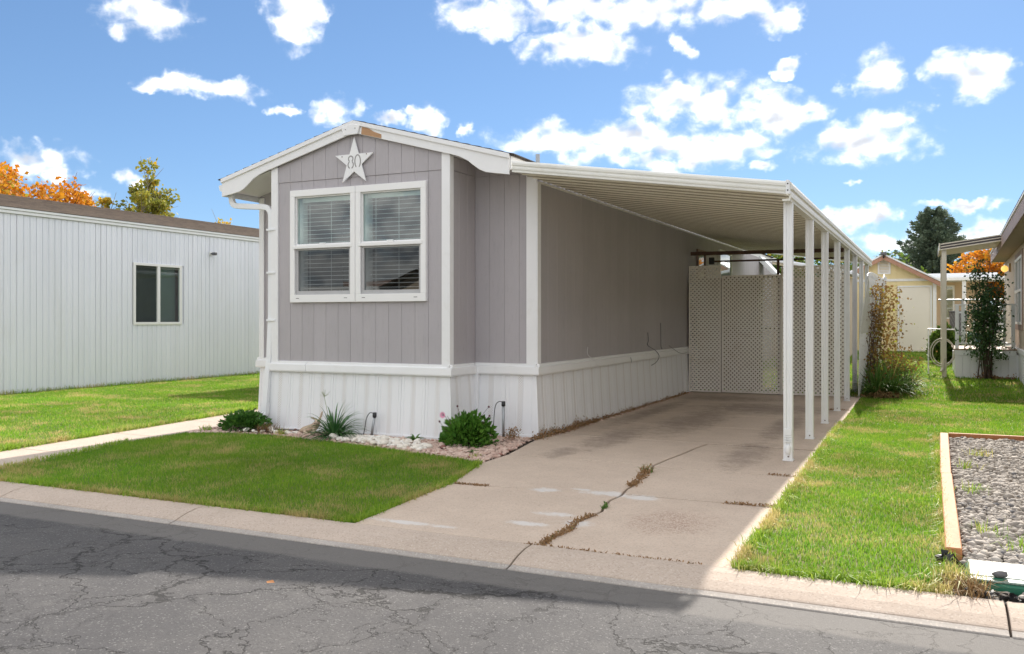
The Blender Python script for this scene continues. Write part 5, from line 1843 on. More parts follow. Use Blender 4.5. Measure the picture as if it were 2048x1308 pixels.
crumbly('crack_weeds', [(-1.35, 8.43, 0), (-1.1, 8.42, 0)], 100, .015, .004, 'brown_weed', 'dry weeds in the next joint near the front post', .02)
crumbly('crack_weeds', [(-2.35, 5.165, 0), (-1.9, 5.165, 0), (-1.2, 5.165, 0)], 300, .007, .002, 'brown_weed', 'thin dry weeds in the joint between driveway and kerb', .018)
crumbly('crack_weeds', [(-1.5, 14.85, 0), (-1.15, 14.85, 0)], 200, .03, .015, 'brown_weed', 'dark debris at the foot of the fourth carport post', .024)


# ------------------------------------------------------------------ timber edging, gravel, valve box
edging = empty('timber_edging', (.15, 6, 0), 'new orange-brown timber edging around the grey gravel', 'edging')


def timber(p, q, wd, z0, z1, sag=0.0):
    b = MB()
    p, q = Vector(p), Vector(q)
    d = (q - p).normalized()
    n_ = Vector((-d.y, d.x, 0)) * wd / 2
    N = 10
    for i in range(N + 1):
        u = i / N
        c = p.lerp(q, u)
        z = z1 + sag * math.sin(u * math.pi * 2)
        for sgn, zz in ((-1, z0), (1, z0), (1, z), (-1, z)):
            b.v.append((c.x + n_.x * sgn, c.y + n_.y * sgn, zz))
    for i in range(N):
        for j in range(4):
            b.f.append((i * 4 + j, i * 4 + (j + 1) % 4, i * 4 + 4 + (j + 1) % 4, i * 4 + 4 + j))
    b.f += [(3, 2, 1, 0), tuple(N * 4 + j for j in range(4))]
    return b.build('timber', M['timber'], edging, bevel=.006)


timber((.145, 6.00, 0), (.155, 8.90, 0), .092, -.05, .055, .003)
timber((.150, 8.915, 0), (.185, 12.05, 0), .092, -.05, .052, -.003)
timber((.235, 12.08, 0), (3.6, 12.02, 0), .07, -.05, .050, .004)
stones('gravel', [(.205, 6.0), (1.7, 6.0), (2.2, 12.04), (.235, 12.04)], 2100, .021, 'gravel_grey', 'grey crushed gravel inside the timber edging', -.03, .75, False, 1, (.45, .25), 1.6)
stones('gravel', [(.12, 5.19), (1.6, 5.19), (1.6, 6.0), (.2, 6.0)], 1500, .020, 'gravel_grey', 'grey gravel around the green valve box by the kerb', -.03, .75, False, 1, (.45, .25), 1.0)
for x, y, lab in ((.34, 8.3, 'grass tuft in the gravel near the joint of the two timbers'), (.36, 6.75, 'grass tuft in the gravel beside the near timber'), (.5, 10.5, 'grass tuft in the gravel towards the far timber corner'),
                  (.55, 6.35, 'grass tuft in the gravel just behind the valve box'), (.33, 9.6, 'grass tuft in the gravel beside the far timber'), (.66, 6.05, 'grass tuft at the back edge of the valve box lid')):
    tuft('gravel_weed', (x, y, .01), 45, .10, .006, 'grass', lab, .06, group='grass tufts in the gravel')['kind'] = 'stuff'

vb = empty('valve_box', (.5, 5.58, 0), 'pale green plastic valve box lid set in the gravel by the kerb', 'valve box')
VX0, VX1, VY0, VY1 = .20, .86, 5.37, 5.80
b = MB(); b.box(VX0, VX1, VY0, VY1, -.06, .030); vbb = b.build('box', M['lid_green'], vb, bevel=.012)
b = MB(); b.box(VX0 + .008, VX1 - .008, VY0 + .085, VY1 - .008, .031, .046); lid = b.build('lid', M['lid_pale'], vb, bevel=.008)
b = MB(); b.box(VX0 + .008, VX1 - .008, VY0 + .006, VY0 + .078, .031, .044); b.build('front_strip', M['lid_pale'], vb, bevel=.006)
b = MB(); b.box(VX0 + .26, VX0 + .40, VY1 - .085, VY1 - .075, .0445, .0475); b.build('finger_slot', M['lid_green'], lid)
b = MB(); b.tube([(VX0 + .065, VY1 - .05, .0455), (VX0 + .065, VY1 - .05, .0475)], .018, 14); b.build('bolt_hole', M['lid_green'], lid)
b = MB(); b.tube([(VX0 + .15, VY0 + .045, .0435), (VX0 + .15, VY0 + .045, .046)], .028, 14); b.build('bolt_hole', M['lid_green'], lid)
stones('loose_stone', None, 0, .026, 'gravel_grey', 'single grey stone lying on the pale valve box lid', .045, .8, True, 2, extra=np.array([[VX0 + .155, VY0 + .075]]))
crumpled = MB()
for i in range(26):
    a = random.uniform(0, 6.28); r_ = random.uniform(0, .055)
    cx_, cy_, cz_ = .10 + r_ * math.cos(a), 5.72 + 1.7 * r_ * math.sin(a), random.uniform(0, .07)
    q = [Vector((cx_, cy_, cz_)) + Vector((random.gauss(0, .022), random.gauss(0, .022), random.gauss(0, .02))) for _ in range(4)]
    crumpled.add(q, [(0, 1, 2), (0, 2, 3), (0, 3, 1), (1, 3, 2)])
tag(crumpled.build('plastic_scrap', M['black_plastic']), 'crumpled black plastic at the near end of the timber edging', 'scrap')
sc2 = MB()
for i in range(60):
    u = random.random()
    c = Vector((.22 + .5 * u + random.gauss(0, .01), 5.205 + random.gauss(0, .012), random.uniform(-.01, .03)))
    q = [c + Vector((random.gauss(0, .022), random.gauss(0, .014), random.gauss(0, .014))) for _ in range(4)]
    sc2.add(q, [(0, 1, 2), (0, 2, 3), (0, 3, 1), (1, 3, 2)])
tag(sc2.build('plastic_sheet_edge', M['black_plastic']), 'black plastic sheet edge sticking out of the gravel along the kerb', 'scrap')
tuft('tangled_weeds', (.12, 5.42, 0), 420, .11, .006, 'grass', 'tangled weeds at the corner of lawn, gravel and kerb', .07, 1.1)
tuft('tangled_weeds', (.20, 5.26, 0), 240, .09, .006, 'straw', 'dry straw tangle at the kerb corner of the gravel', .06, 1.3)
b = MB(); b.add([(-.56, 4.02, -.052), (-.53, 4.05, -.045), (-.50, 4.04, -.052), (-.52, 4.00, -.050)], [(0, 1, 2, 3)]); tag(b.build('fallen_leaf', M['dead_leaf']), 'small orange fallen leaf on the asphalt, lower right', 'leaf')
b = MB(); b.add([(-3.42, 3.95, -.050), (-3.39, 3.97, -.044), (-3.36, 3.95, -.050), (-3.39, 3.92, -.049)], [(0, 1, 2, 3)]); tag(b.build('fallen_leaf', M['dead_leaf']), 'tan fallen leaf on the shaded asphalt near the kerb', 'leaf')


# skirting corner posts (flared like the panels)
b = MB(); b.box(BX1 + .004, BX1 + .075, MY - .075, MY - .004, 0, .765); b.build('skirt_corner', M['skirt_vinyl'], skirt, bevel=.004)
for (x, y, dx, dy) in ((BX1 + .012, BY - .012, 1, -1), (-4.325, MY - .012, 1, -1), (BX0 - .022, BY - .010, -1, -1)):
    b = MB()
    b.add([(x - dx * .05, y - dy * .05, 0), (x + dx * .05, y - dy * .05, 0), (x + dx * .058, y + dy * .058, 0), (x - dx * .05, y + dy * .05, 0),
           (x - dx * .05, y - dy * .05, .765), (x + dx * .002, y - dy * .05, .765), (x + dx * .006, y + dy * .006, .765), (x - dx * .05, y + dy * .002, .765)],
          [(0, 3, 2, 1), (4, 5, 6, 7), (0, 1, 5, 4), (1, 2, 6, 5), (2, 3, 7, 6), (3, 0, 4, 7)])
    b.build('skirt_corner', M['skirt_vinyl'], skirt, bevel=.003)

# ------------------------------------------------------------------ vine and day lilies by the trellis
vine = empty('climbing_vine', (-.95, 18.2, 0), 'brown and yellow autumn vine hanging on the white trellis', 'vine')
n = 3000
uy = rng.uniform(17.7, 20.2, n)
zz = rng.beta(1.15, 1.5, n) * 2.25
top = 2.25 - .25 * np.abs(np.sin(uy * 3.1))
zz = np.minimum(zz, top)
keep = (np.sin(uy * 4.0 + zz * 2.0) + np.sin(uy * 9 - zz * 5) * .7 + rng.normal(0, .6, n)) > -.75
bx = -1.08 + .10 * np.maximum(0, zz - 1.0) ** 1.5 + np.maximum(0, uy - 18.2) * .07
width = .10 + .34 * np.clip(1.35 - zz / 1.9, .12, 1)
C = np.stack([bx + np.abs(rng.normal(0, 1, n)) * width * .75, uy, zz + .03], 1)[keep]
me = leaf_mesh('leaves', C, unit(len(C)) + np.array([.3, -.2, -.3]), .062 * rng.uniform(.5, 1.3, len(C)), np.clip(rng.beta(1.5, 1.6, len(C)), 0, 1), .75)
link('leaves', me, M['vine_leaf'], vine)
b = MB()
for i in range(22):
    y0 = random.uniform(17.7, 20.0)
    pts = [(-1.0 + random.uniform(0, .15), y0, .02)]
    for k in range(1, 6):
        z = k * random.uniform(.25, .42)
        pts.append((-1.06 + .10 * max(0, z - 1) ** 1.5 + random.uniform(0, .14), y0 + random.gauss(0, .12), z))
    b.tube(pts, [.008, .007, .006, .005, .004, .003], 5)
st = b.build('stems', M['cane'], vine); st['kind'] = 'stuff'
k = 0
LILY = [((-.86, 17.75), 'day lily clump at the foot of the rear carport corner'), ((-.62, 18.0), 'arching day lily clump spilling onto the lawn beside the vine'),
        ((-.40, 18.7), 'outer day lily clump leaning over the bright lawn'), ((-.78, 18.9), 'taller day lily clump pressed against the vine')]
for (x, y), lab in LILY:
    strap_plant('day_lily', (x, y, gz(x, y)), 190, .78, .020, 'lily_leaf', lab, rise=1.0, tint=(.45, .28), droop=.95)
crumbly('dead_leaves', [(-.95, 17.55, 0), (-.55, 17.55, 0)], 500, .08, .05, 'straw', 'dead straw at the base of the day lilies', .07)
n = 700
C = np.stack([rng.normal(-.52, .16, n), rng.normal(18.6, .25, n), .45 + np.abs(rng.normal(0, .13, n))], 1)
yf = empty('yellowing_shrub', (-.52, 18.6, 0), 'yellowing leafy shrub between the vine and the day lilies', 'shrub')
link('leaves', leaf_mesh('leaves', C, unit(n) + np.array([0, 0, .4]), .055 * rng.uniform(.6, 1.3, n), rng.uniform(.3, 1, n), .6), M['vine_leaf'], yf)
b = MB()
for i in range(12):
    b.tube([(-.52, 18.6, 0), (-.52 + random.gauss(0, .12), 18.6 + random.gauss(0, .15), .5)], [.006, .003], 5)
b.build('stems', M['cane'], yf)['kind'] = 'stuff'


# ------------------------------------------------------------------ yellow shed
SY = 33.0
SZ = gz(0, SY)
shed = empty('garden_shed', (-1.36, SY, SZ), 'pale yellow garden shed with white trim at the back of the yard', 'shed')
SXL, SXR, SXP = -2.98, .26, -1.36
WT, PKZ = 2.74, 3.62
sroof = lambda x: PKZ - abs(x - SXP) * (PKZ - WT) / (SXR - SXP)
b = MB()
b.add([(SXL, SY + .02, SZ - .1), (SXR, SY + .02, SZ - .1), (SXR, SY + .02, WT), (SXP, SY + .02, PKZ), (SXL, SY + .02, WT)], [(0, 1, 2, 3, 4)])
b.add([(SXL, SY + 4, SZ - .1), (SXR, SY + 4, SZ - .1), (SXR, SY + 4, WT), (SXP, SY + 4, PKZ), (SXL, SY + 4, WT)], [(0, 1, 2, 3, 4)])
for x in (SXL, SXR):
    b.add([(x, SY + .02, SZ - .1), (x, SY + 4, SZ - .1), (x, SY + 4, WT), (x, SY + .02, WT)], [(0, 1, 2, 3)])
swall = b.build('wall', M['shed_wall'], shed)
DX0, DX1, DZ1 = -.88, .085, 2.54
for x0, x1 in split(SXL, SXR, .205):
    a, c = x0 + .004, x1 - .004
    if c < DX0 or a > DX1:
        bb = MB(); bb.box(a, c, SY, SY + .018, SZ - .05, 2.74); bb.build('board', M['shed_wall'], swall)
    else:
        bb = MB(); bb.box(a, c, SY, SY + .018, DZ1 + .02, 2.74); bb.build('board', M['shed_wall'], swall)
    bb = MB()
    poly = [(a, 2.80), (c, 2.80), (c, max(2.805, sroof(c) - .02)), (a, max(2.805, sroof(a) - .02))]
    if a < SXP < c:
        poly = [(a, 2.80), (c, 2.80), (c, sroof(c) - .02), (SXP, PKZ - .02), (a, sroof(a) - .02)]
    bb.prism([(p[0], SY, p[1]) for p in poly], (0, .018, 0)); bb.build('board', M['shed_wall'], swall)
b = MB(); b.box(SXL, SXR, SY - .02, SY + .01, 2.745, 2.83); b.build('cross_trim', M['white_trim'], shed)
b = MB(); b.box(SXR - .10, SXR + .015, SY - .022, SY + .01, SZ - .02, 2.743); b.build('corner_board', M['white_trim'], shed)
b = MB(); b.box(DX0 - .05, DX0, SY - .02, SY + .01, SZ, DZ1 + .05); b.box(DX1, DX1 + .05, SY - .02, SY + .01, SZ, DZ1 + .05); b.box(DX0, DX1, SY - .02, SY + .01, DZ1, DZ1 + .05); b.build('door_frame', M['white_trim'], shed)
b = MB(); b.box(DX0 + .01, DX1 - .01, SY - .012, SY + .02, SZ + .06, DZ1 - .01); door = b.build('door', M['shed_door'], shed, bevel=.004)
b = MB(); b.ball((DX0 + .07, SY - .04, 1.30), .032, 10, 7); b.build('door_knob', M['brass'], door)
b = MB(); b.box(DX0 + .03, DX0 + .10, SY - .03, SY - .012, 1.60, 1.68); b.build('padlock', M['brass'], door)
b = MB(); b.box(DX0, DX1, SY - .05, SY + .02, SZ - .02, SZ + .05); b.build('threshold', M['shed_door'], shed)
b = MB(); ring(b, -1.80, -1.37, 1.47, 2.30, .10, .10, .12, .10, SY - .03, SY + .01); sw = b.build('window', M['white_trim'], shed)
b = MB(); quad_y(b, -1.71, -1.46, 1.58, 2.21, SY - .008); b.build('pane', M['window_glass'], sw)
b = MB(); ring(b, -1.56, -1.15, 3.0, 3.58 - .06, .05, .05, .05, .05, SY - .03, SY + .01); sv_ = b.build('gable_vent', M['white_trim'], shed)
for i in range(8):
    z = 3.06 + i * .052
    bb = MB(); bb.prism([(-1.51, SY - .025, z), (-1.51, SY - .003, z + .03), (-1.51, SY - .003, z + .036), (-1.51, SY - .025, z + .006)], (.31, 0, 0)); bb.build('louver', M['white_trim'], sv_)
for s in (-1, 1):
    xe = SXP + s * (SXR - SXP + .17)
    b = MB(); b.prism([(SXP, SY - .28, PKZ + .02), (xe, SY - .28, sroof(xe) + .02), (xe, SY - .28, sroof(xe) - .13), (SXP, SY - .28, PKZ - .13)], (0, .03, 0)); b.build('rake_board', M['shed_rake'], shed)
    b = MB(); b.prism([(SXP, SY - .30, PKZ + .08), (xe + s * .02, SY - .30, sroof(xe) + .08), (xe + s * .02, SY - .30, sroof(xe) + .025), (SXP, SY - .30, PKZ + .025)], (0, 4.6, 0)); b.build('roof', M['white_metal'], shed)
    b = MB(); b.add([(SXP, SY - .25, PKZ), (xe, SY - .25, sroof(xe)), (xe, SY + .02, sroof(xe)), (SXP, SY + .02, PKZ)], [(0, 1, 2, 3)]); b.build('soffit', M['shed_rake'], shed)
b = MB(); b.box(SXP - .10, SXP + .10, SY - .42, SY - .30, PKZ + .02, PKZ + .12); fl = b.build('floodlight', M['trash_grey'], shed, bevel=.01)
b = MB(); b.bar((SXP, SY - .32, PKZ - .08), (SXP, SY - .36, PKZ + .03), .05, .05, (0, 1, 0)); b.build('floodlight_bracket', M['black_plastic'], fl)

# ------------------------------------------------------------------ tan house at the right edge
th = 1.39
TH = empty('tan_house', (1.79, 20, 0), 'tan manufactured house with mauve fascia at the right edge', 'house', rz=R(-th))


def tl(x, y, z):
    """local frame of the tan house: wall plane x=0, y along the wall"""
    return (x, y, z)


def tbox(name, x0, x1, y0, y1, z0, z1, mat, parent=TH, bevel=.004):
    b = MB(); b.box(x0, x1, y0, y1, z0, z1)
    return b.build(name, M[mat], parent, bevel=bevel, local=True)


TY0, TY1 = -14.0, 8.5
tw = tbox('wall', .02, 7.0, TY0, TY1, .05, 3.10, 'tan_wall')
for y0, y1 in split(-6.0, TY1, .41):
    tbox('board', 0, .019, y0 + .004, y1 - .004, .80, 3.06, 'tan_wall', tw, .003)
for y0, y1 in split(-6.0, TY1, .30):
    tbox('skirt_panel', -.012, .018, y0 + .004, y1 - .004, .0, .70, 'skirt_vinyl', tw, .004)
tbox('belly_band', -.04, .018, -6.0, TY1, .70, .80, 'white_trim', TH)
b = MB(); b.add([(-.34, TY0, 3.06), (-.34, TY1 + .05, 3.06), (.02, TY1 + .05, 3.06), (.02, TY0, 3.06)], [(0, 1, 2, 3)])
simple('soffit_tan', (0.33, 0.27, 0.19), (0.27, 0.22, 0.155), 0.7, 8, .6, stretch=(.2, 3, 1))
b.build('soffit', M['soffit_tan'], TH, local=True)
tbox('fascia', -.365, -.34, TY0, TY1 + .08, 3.04, 3.29, 'mauve_trim', TH)
tbox('drip_edge', -.385, -.34, TY0, TY1 + .09, 3.293, 3.335, 'white_trim', TH)
b = MB(); b.add([(-.39, TY0, 3.338), (-.39, TY1 + .1, 3.338), (3.4, TY1 + .1, 4.35), (3.4, TY0, 4.35), (7.3, TY1 + .1, 3.338), (7.3, TY0, 3.338)], [(0, 1, 2, 3), (3, 2, 5, 4)])
b.add([(0.02, TY1, 3.10), (7.0, TY1, 3.10), (3.4, TY1, 4.30)], [(0, 1, 2)])
b.build('roof', M['shingle_brown'], TH, local=True)
for (y0, y1, z0, z1) in ((1.5, 3.7, 1.33, 2.82), (-5.4, -3.9, 1.28, 2.72)):
    b = MB()
    for a0, a1, c0, c1 in ((y0 - .12, y1 + .12, z0 - .12, z0), (y0 - .12, y1 + .12, z1, z1 + .12), (y0 - .12, y0, z0, z1), (y1, y1 + .12, z0, z1)):
        b.box(-.02, .018, a0, a1, c0, c1)
    wt = b.build('window_surround', M['mauve_trim'], TH, local=True)
    b = MB()
    zmid = (z0 + z1) / 2
    for a0, a1, c0, c1 in ((y0, y1, z0, z0 + .06), (y0, y1, z1 - .06, z1), (y0, y0 + .06, z0 + .06, z1 - .06), (y1 - .06, y1, z0 + .06, z1 - .06), (y0 + .06, y1 - .06, zmid - .03, zmid + .03), ((y0 + y1) / 2 - .02, (y0 + y1) / 2 + .02, z0 + .06, zmid - .03), ((y0 + y1) / 2 - .02, (y0 + y1) / 2 + .02, zmid + .03, z1 - .06)):
        b.box(-.035, .010, a0, a1, c0, c1)
    b.build('frame', M['vinyl_window'], wt, local=True)
    b = MB(); b.add([(-.004, y0, z0), (-.004, y1, z0), (-.004, y1, z1), (-.004, y0, z1)], [(0, 1, 2, 3)]); b.build('pane', M['screened_glass'], wt, local=True)
# porch lamp, lit
lampo = tbox('porch_lamp', -.05, .0, 5.78, 5.92, 2.66, 2.88, 'brass', TH)
b = MB(); b.ball((-.14, 5.85, 2.74), (.085, .085, .085), 14, 10); b.build('globe', M['lamp_glow'], lampo, smooth=True, local=True)
tbox('corner_board', -.02, .03, TY1 - .02, TY1 + .04, .80, 3.05, 'white_trim', TH)
tbox('tap_box', -.08, -.001, -2.0, -1.85, 1.02, 1.14, 'cream_metal', TH)

# awning over the steps of the tan house
ta = empty('porch_awning', (.35, 22.4, gz(0, 22.4)), 'cream porch awning with dark stripes on one slim post', 'awning')
AZL, AZR, AXL, AXR = 3.02, 3.19, .27, 1.50
for name, dz0, dz1, mt, pr_ in (('edge_top', .125, .150, 'cream_metal', .012), ('stripe', .085, .124, 'dark_stripe', 0), ('edge_mid', .065, .084, 'cream_metal', .012), ('stripe', .025, .064, 'dark_stripe', 0), ('edge_low', .0, .024, 'cream_metal', .012)):
    b = MB(); b.prism([(AXL, 22.35 - pr_, AZL + dz0), (AXR, 22.35 - pr_, AZR + dz0), (AXR, 22.35 - pr_, AZR + dz1), (AXL, 22.35 - pr_, AZL + dz1)], (0, .04 + pr_, 0)); b.build(name, M[mt], ta)
b = MB(); b.prism([(AXL, 22.39, AZL + .02), (AXR + .05, 22.39, AZR + .02), (AXR + .05, 22.39, AZR + .06), (AXL, 22.39, AZL + .06)], (0, 2.3, 0)); b.build('roof', M['cream_metal'], ta)
b = MB(); b.prism([(AXL - .01, 22.34, AZL - .005), (AXL - .035, 22.34, AZL - .005), (AXL - .035, 22.34, AZL + .16), (AXL - .01, 22.34, AZL + .16)], (0, 2.36, 0)); b.build('side_gutter', M['cream_metal'], ta)
b = MB(); b.box(.295, .395, 22.40, 22.50, gz(0, 22.4) - .05, 3.03); b.build('post', M['cream_metal'], ta, bevel=.008)
b = MB(); b.box(.295, .395, 24.55, 24.65, gz(0, 24.6) - .05, 3.03); b.build('post', M['cream_metal'], ta, bevel=.008)
b = MB(); b.tube([(.33, 22.39, .55), (.32, 22.37, .33), (.28, 22.31, .25)], .032, 8); b.build('spout', M['cream_metal'], ta)

# entry deck with railing
dk = empty('entry_deck', (1.15, 22.6, gz(0, 22.6)), 'raised entry deck with white skirting and railing beside the tan house', 'deck')
DKZ = .77
b = MB(); b.box(.58, 1.86, 22.62, 25.2, -.02, DKZ - .12); dsk = b.build('deck_skirt', M['skirt_vinyl'], dk)
for x0, x1 in split(.57, 1.80, .155):
    bb = MB(); bb.box(x0 + .003, x1 - .003, 22.60, 22.615, .06, DKZ - .155); bb.build('skirt_board', M['white_trim'], dsk, bevel=.003)
b = MB(); b.box(.56, 1.80, 22.585, 22.61, DKZ - .15, DKZ - .03); b.build('rim_board', M['white_trim'], dk, bevel=.004)
for i, (y0, y1) in enumerate(split(22.57, 25.2, .145)):
    bb = MB(); bb.box(.55, 1.86, y0 + .003, y1 - .003, DKZ - .028, DKZ); bb.build('deck_board', M['deck_wood'], dk, bevel=.003)
RT = 1.79
b = MB(); b.box(.56, 1.83, 22.60, 22.67, RT - .03, RT); b.build('top_rail', M['white_trim'], dk, bevel=.004)
b = MB(); b.box(.62, 1.79, 22.615, 22.655, DKZ + .10, DKZ + .14); b.build('bottom_rail', M['white_trim'], dk, bevel=.003)
for x in (.575, 1.70):
    bb = MB(); bb.box(x, x + .075, 22.60, 22.675, DKZ, RT - .031); bb.build('rail_post', M['white_trim'], dk, bevel=.004)
b = MB(); b.box(.70, .78, 22.61, 22.65, DKZ + .141, RT - .031); b.build('baluster', M['white_trim'], dk)
for x in (.94, 1.15, 1.36, 1.54):
    bb = MB(); bb.box(x, x + .05, 22.615, 22.655, DKZ + .141, RT - .031); bb.build('baluster', M['white_trim'], dk)
b = MB(); b.box(.63, .70, 22.62, 22.65, RT - .21, RT - .17); b.build('short_rail', M['white_trim'], dk)

rose = empty('rose_bush', (1.25, 22.25, gz(0, 22.2)), 'tall dark rose bush in front of the entry deck railing', 'rose bush')
zr = gz(0, 22.2)
b = MB()
tips = []
for i in range(15):
    a = random.uniform(-1.0, 1.15)
    top_ = random.uniform(1.1, 2.75)
    sp_ = a * .38 * (top_ / 2)
    x0 = 1.20 + random.gauss(0, .08)
    pts = [(x0, 22.25 + random.gauss(0, .05), zr - .03), (x0 + sp_ * .35, 22.22 + random.gauss(0, .06), zr + top_ * .4), (x0 + sp_ * .8, 22.2 + random.gauss(0, .1), zr + top_ * .75), (x0 + sp_ + (.12 if i % 3 == 0 else 0), 22.2 + random.gauss(0, .12), zr + top_)]
    b.tube(pts, [.014, .011, .008, .004], 6)
    tips.append(pts)
b.build('canes', M['cane'], rose)['kind'] = 'stuff'
CL = []
for pts in tips:
    P0 = np.array(pts)
    for k in range(70):
        u = random.uniform(.28, 1.0) * 3
        j = min(2, int(u)); f_ = u - j
        c = P0[j] * (1 - f_) + P0[j + 1] * f_
        d_ = .19 * (1.15 - u / 3.6)
        base_ = c + rng.normal(0, 1, 3) * d_
        for q in range(5):
            CL.append(base_ + rng.normal(0, .035, 3))
CL = np.array(CL)
link('leaves', leaf_mesh('leaves', CL, unit(len(CL)) + np.array([0, -.3, -.1]), .060 * rng.uniform(.6, 1.25, len(CL)), np.clip(rng.normal(.4, .3, len(CL)), 0, 1), .7), M['rose_leaf'], rose)
crumbly('dry_weeds', [(1.0, 22.35, zr), (1.7, 22.35, zr)], 500, .07, .07, 'brown_weed', 'brown weeds around the foot of the rose bush', .05)

# hose on its rack behind the awning post
hr = empty('hose_reel', (.33, 23.3, gz(0, 23.3)), 'coiled grey garden hose hanging on a white rack behind the awning post', 'hose')
b = MB(); b.tube([(.02, 23.3, gz(0, 23.3) - .05), (.02, 23.3, 1.22), (.62, 23.3, 1.20)], .018, 8); b.build('rack', M['white_metal'], hr)
b = MB()
pts = []
for i in range(9 * 24):
    a = 2 * math.pi * i / 24
    k = 1 + .10 * math.sin(i * .13)
    pts.append((.33 + .25 * k * math.cos(a), 23.28 + .012 * (i / 24) - .05 + .012 * math.sin(i * .7), .62 + .31 * k * math.sin(a) + gz(0, 23.3) * .3))
b.tube(pts, .013, 6); b.build('coil', M['hose'], hr, smooth=True)
cable([(.58, 23.28, .55), (.72, 23.25, .62), (.82, 23.1, .95), (.80, 22.9, 1.3)], .012, hr, 'hose', 'hose_end')

# pipe-railed wire fence beyond, leafy plants
ff = empty('yard_fence', (1.2, 29.5, gz(0, 29.5)), 'galvanised pipe fence crossing the yard beyond the deck', 'fence')
zf_ = gz(0, 29.5)
b = MB(); b.tube([(.30, 29.5, 2.02), (3.6, 29.5, 2.02)], .028, 8); b.build('top_rail', M['galvanized'], ff)
for x in (.95, 2.4, 3.5):
    b = MB(); b.tube([(x, 29.5, zf_ - .1), (x, 29.5, 2.05)], .035, 8); b.build('post', M['galvanized'], ff)
b = MB()
for i in range(46):
    x = .30 + i * .075
    b.tube([(x, 29.5, zf_), (min(3.6, x + .8), 29.5, 2.0)], .0025, 3, False)
    b.tube([(x, 29.505, 2.0), (min(3.6, x + .8), 29.505, zf_)], .0025, 3, False)
b.build('wire_mesh', M['galvanized'], ff)['kind'] = 'stuff'
bush('leafy_shrub', (.45, 27.3, gz(0, 27.3)), (.45, .5, 1.35), 2200, .13, 'green_leaf', 'leafy green shrub behind the hose rack', tint=(.3, .25))
bush('leafy_shrub', (.95, 27.8, gz(0, 27.8)), (.40, .45, .85), 1500, .12, 'green_leaf', 'lower green shrub behind the deck corner', tint=(.25, .2))

# far tan home with white awning roof
fh = empty('tan_mobile_home', (1.6, 41, gz(0, 41)), 'tan mobile home with a white awning roof beyond the yard fence', 'mobile home')
zh = gz(0, 41)
b = MB(); b.box(-3.0, 2.2, 41.0, 50, zh - .2, 3.05); fw = b.build('wall', M['tan_wall_far'], fh)
for x0, x1 in split(-1.0, 2.2, .4):
    bb = MB(); bb.box(x0 + .006, x1 - .006, 40.97, 40.995, zh, 3.03); bb.build('board', M['tan_wall_far'], fw)
b = MB(); b.box(-3.2, 4.2, 39.3, 41.0, 2.98, 3.13); b.build('awning', M['white_metal'], fh, bevel=.02)
b = MB(); b.box(-3.2, 2.6, 41.0, 50.3, 3.14, 3.36); b.build('roof', M['white_metal'], fh, bevel=.03)
for x in (1.25, 3.3):
    bb = MB(); bb.box(x, x + .14, 39.4, 39.52, zh - .1, 2.98); bb.build('awning_post', M['white_metal'], fh)
b = MB(); ring(b, .52, 1.02, 1.45, 2.85, .07, .07, .07, .07, 40.93, 40.97); wf = b.build('window', M['white_trim'], fh)
b = MB(); quad_y(b, .58, .96, 1.51, 2.79, 40.95); b.build('pane', M['window_glass'], wf)
bins = [((1.10, 34.2), 'teal_plastic', 'teal storage bin on the grass behind the deck', .95, .55), ((.78, 38.6), 'trash_grey', 'dark grey wheeled rubbish bin beside the tan mobile home', .62, 1.25)]
for (x, y), mt, lab, wd_, hh in bins:
    o = empty('storage_bin' if mt == 'teal_plastic' else 'rubbish_bin', (x + wd_ / 2, y, gz(0, y)), lab, 'bin')
    z0_ = gz(0, y)
    b = MB(); b.add([(x + .05, y, z0_), (x + wd_ - .05, y, z0_), (x + wd_ - .05, y + .6, z0_), (x + .05, y + .6, z0_), (x, y - .04, z0_ + hh), (x + wd_, y - .04, z0_ + hh), (x + wd_, y + .66, z0_ + hh), (x, y + .66, z0_ + hh)], [(0, 3, 2, 1), (4, 5, 6, 7), (0, 1, 5, 4), (1, 2, 6, 5), (2, 3, 7, 6), (3, 0, 4, 7)])
    b.build('body', M[mt], o, bevel=.02)
    b = MB(); b.box(x - .03, x + wd_ + .03, y - .07, y + .69, z0_ + hh + .002, z0_ + hh + .07); b.build('lid', M[mt], o, bevel=.02)

# parked white car far behind the deck
car = empty('parked_car', (3.1, 43.5, gz(0, 43)), 'white car parked far behind the rose bush', 'car')
zc = gz(0, 43.5)
cb = [(-.9, .28), (-.9, .75), (-.82, .95), (-.62, 1.0), (-.50, 1.42), (-.35, 1.50), (.35, 1.50), (.50, 1.42), (.62, 1.0), (.82, .95), (.9, .75), (.9, .28)]
b = MB(); b.prism([(3.1 + x, 43.5, zc + z) for x, z in [(-.9, .28), (-.9, .80), (-.80, 1.0), (.80, 1.0), (.9, .80), (.9, .28)]], (0, 4.3, 0)); b.build('body', M['car_paint'], car, bevel=.06)
b = MB(); b.add([(3.1 - .75, 44.3, zc + .98), (3.1 + .75, 44.3, zc + .98), (3.1 + .75, 47.2, zc + .98), (3.1 - .75, 47.2, zc + .98), (3.1 - .55, 44.9, zc + 1.46), (3.1 + .55, 44.9, zc + 1.46), (3.1 + .55, 46.6, zc + 1.46), (3.1 - .55, 46.6, zc + 1.46)], [(0, 3, 2, 1), (4, 5, 6, 7), (0, 1, 5, 4), (1, 2, 6, 5), (2, 3, 7, 6), (3, 0, 4, 7)])
b.build('cabin', M['screened_glass'], car)
b = MB(); b.box(3.1 - .55, 3.1 + .55, 44.9, 46.6, zc + 1.465, zc + 1.50); b.build('car_roof', M['car_paint'], car, bevel=.02)
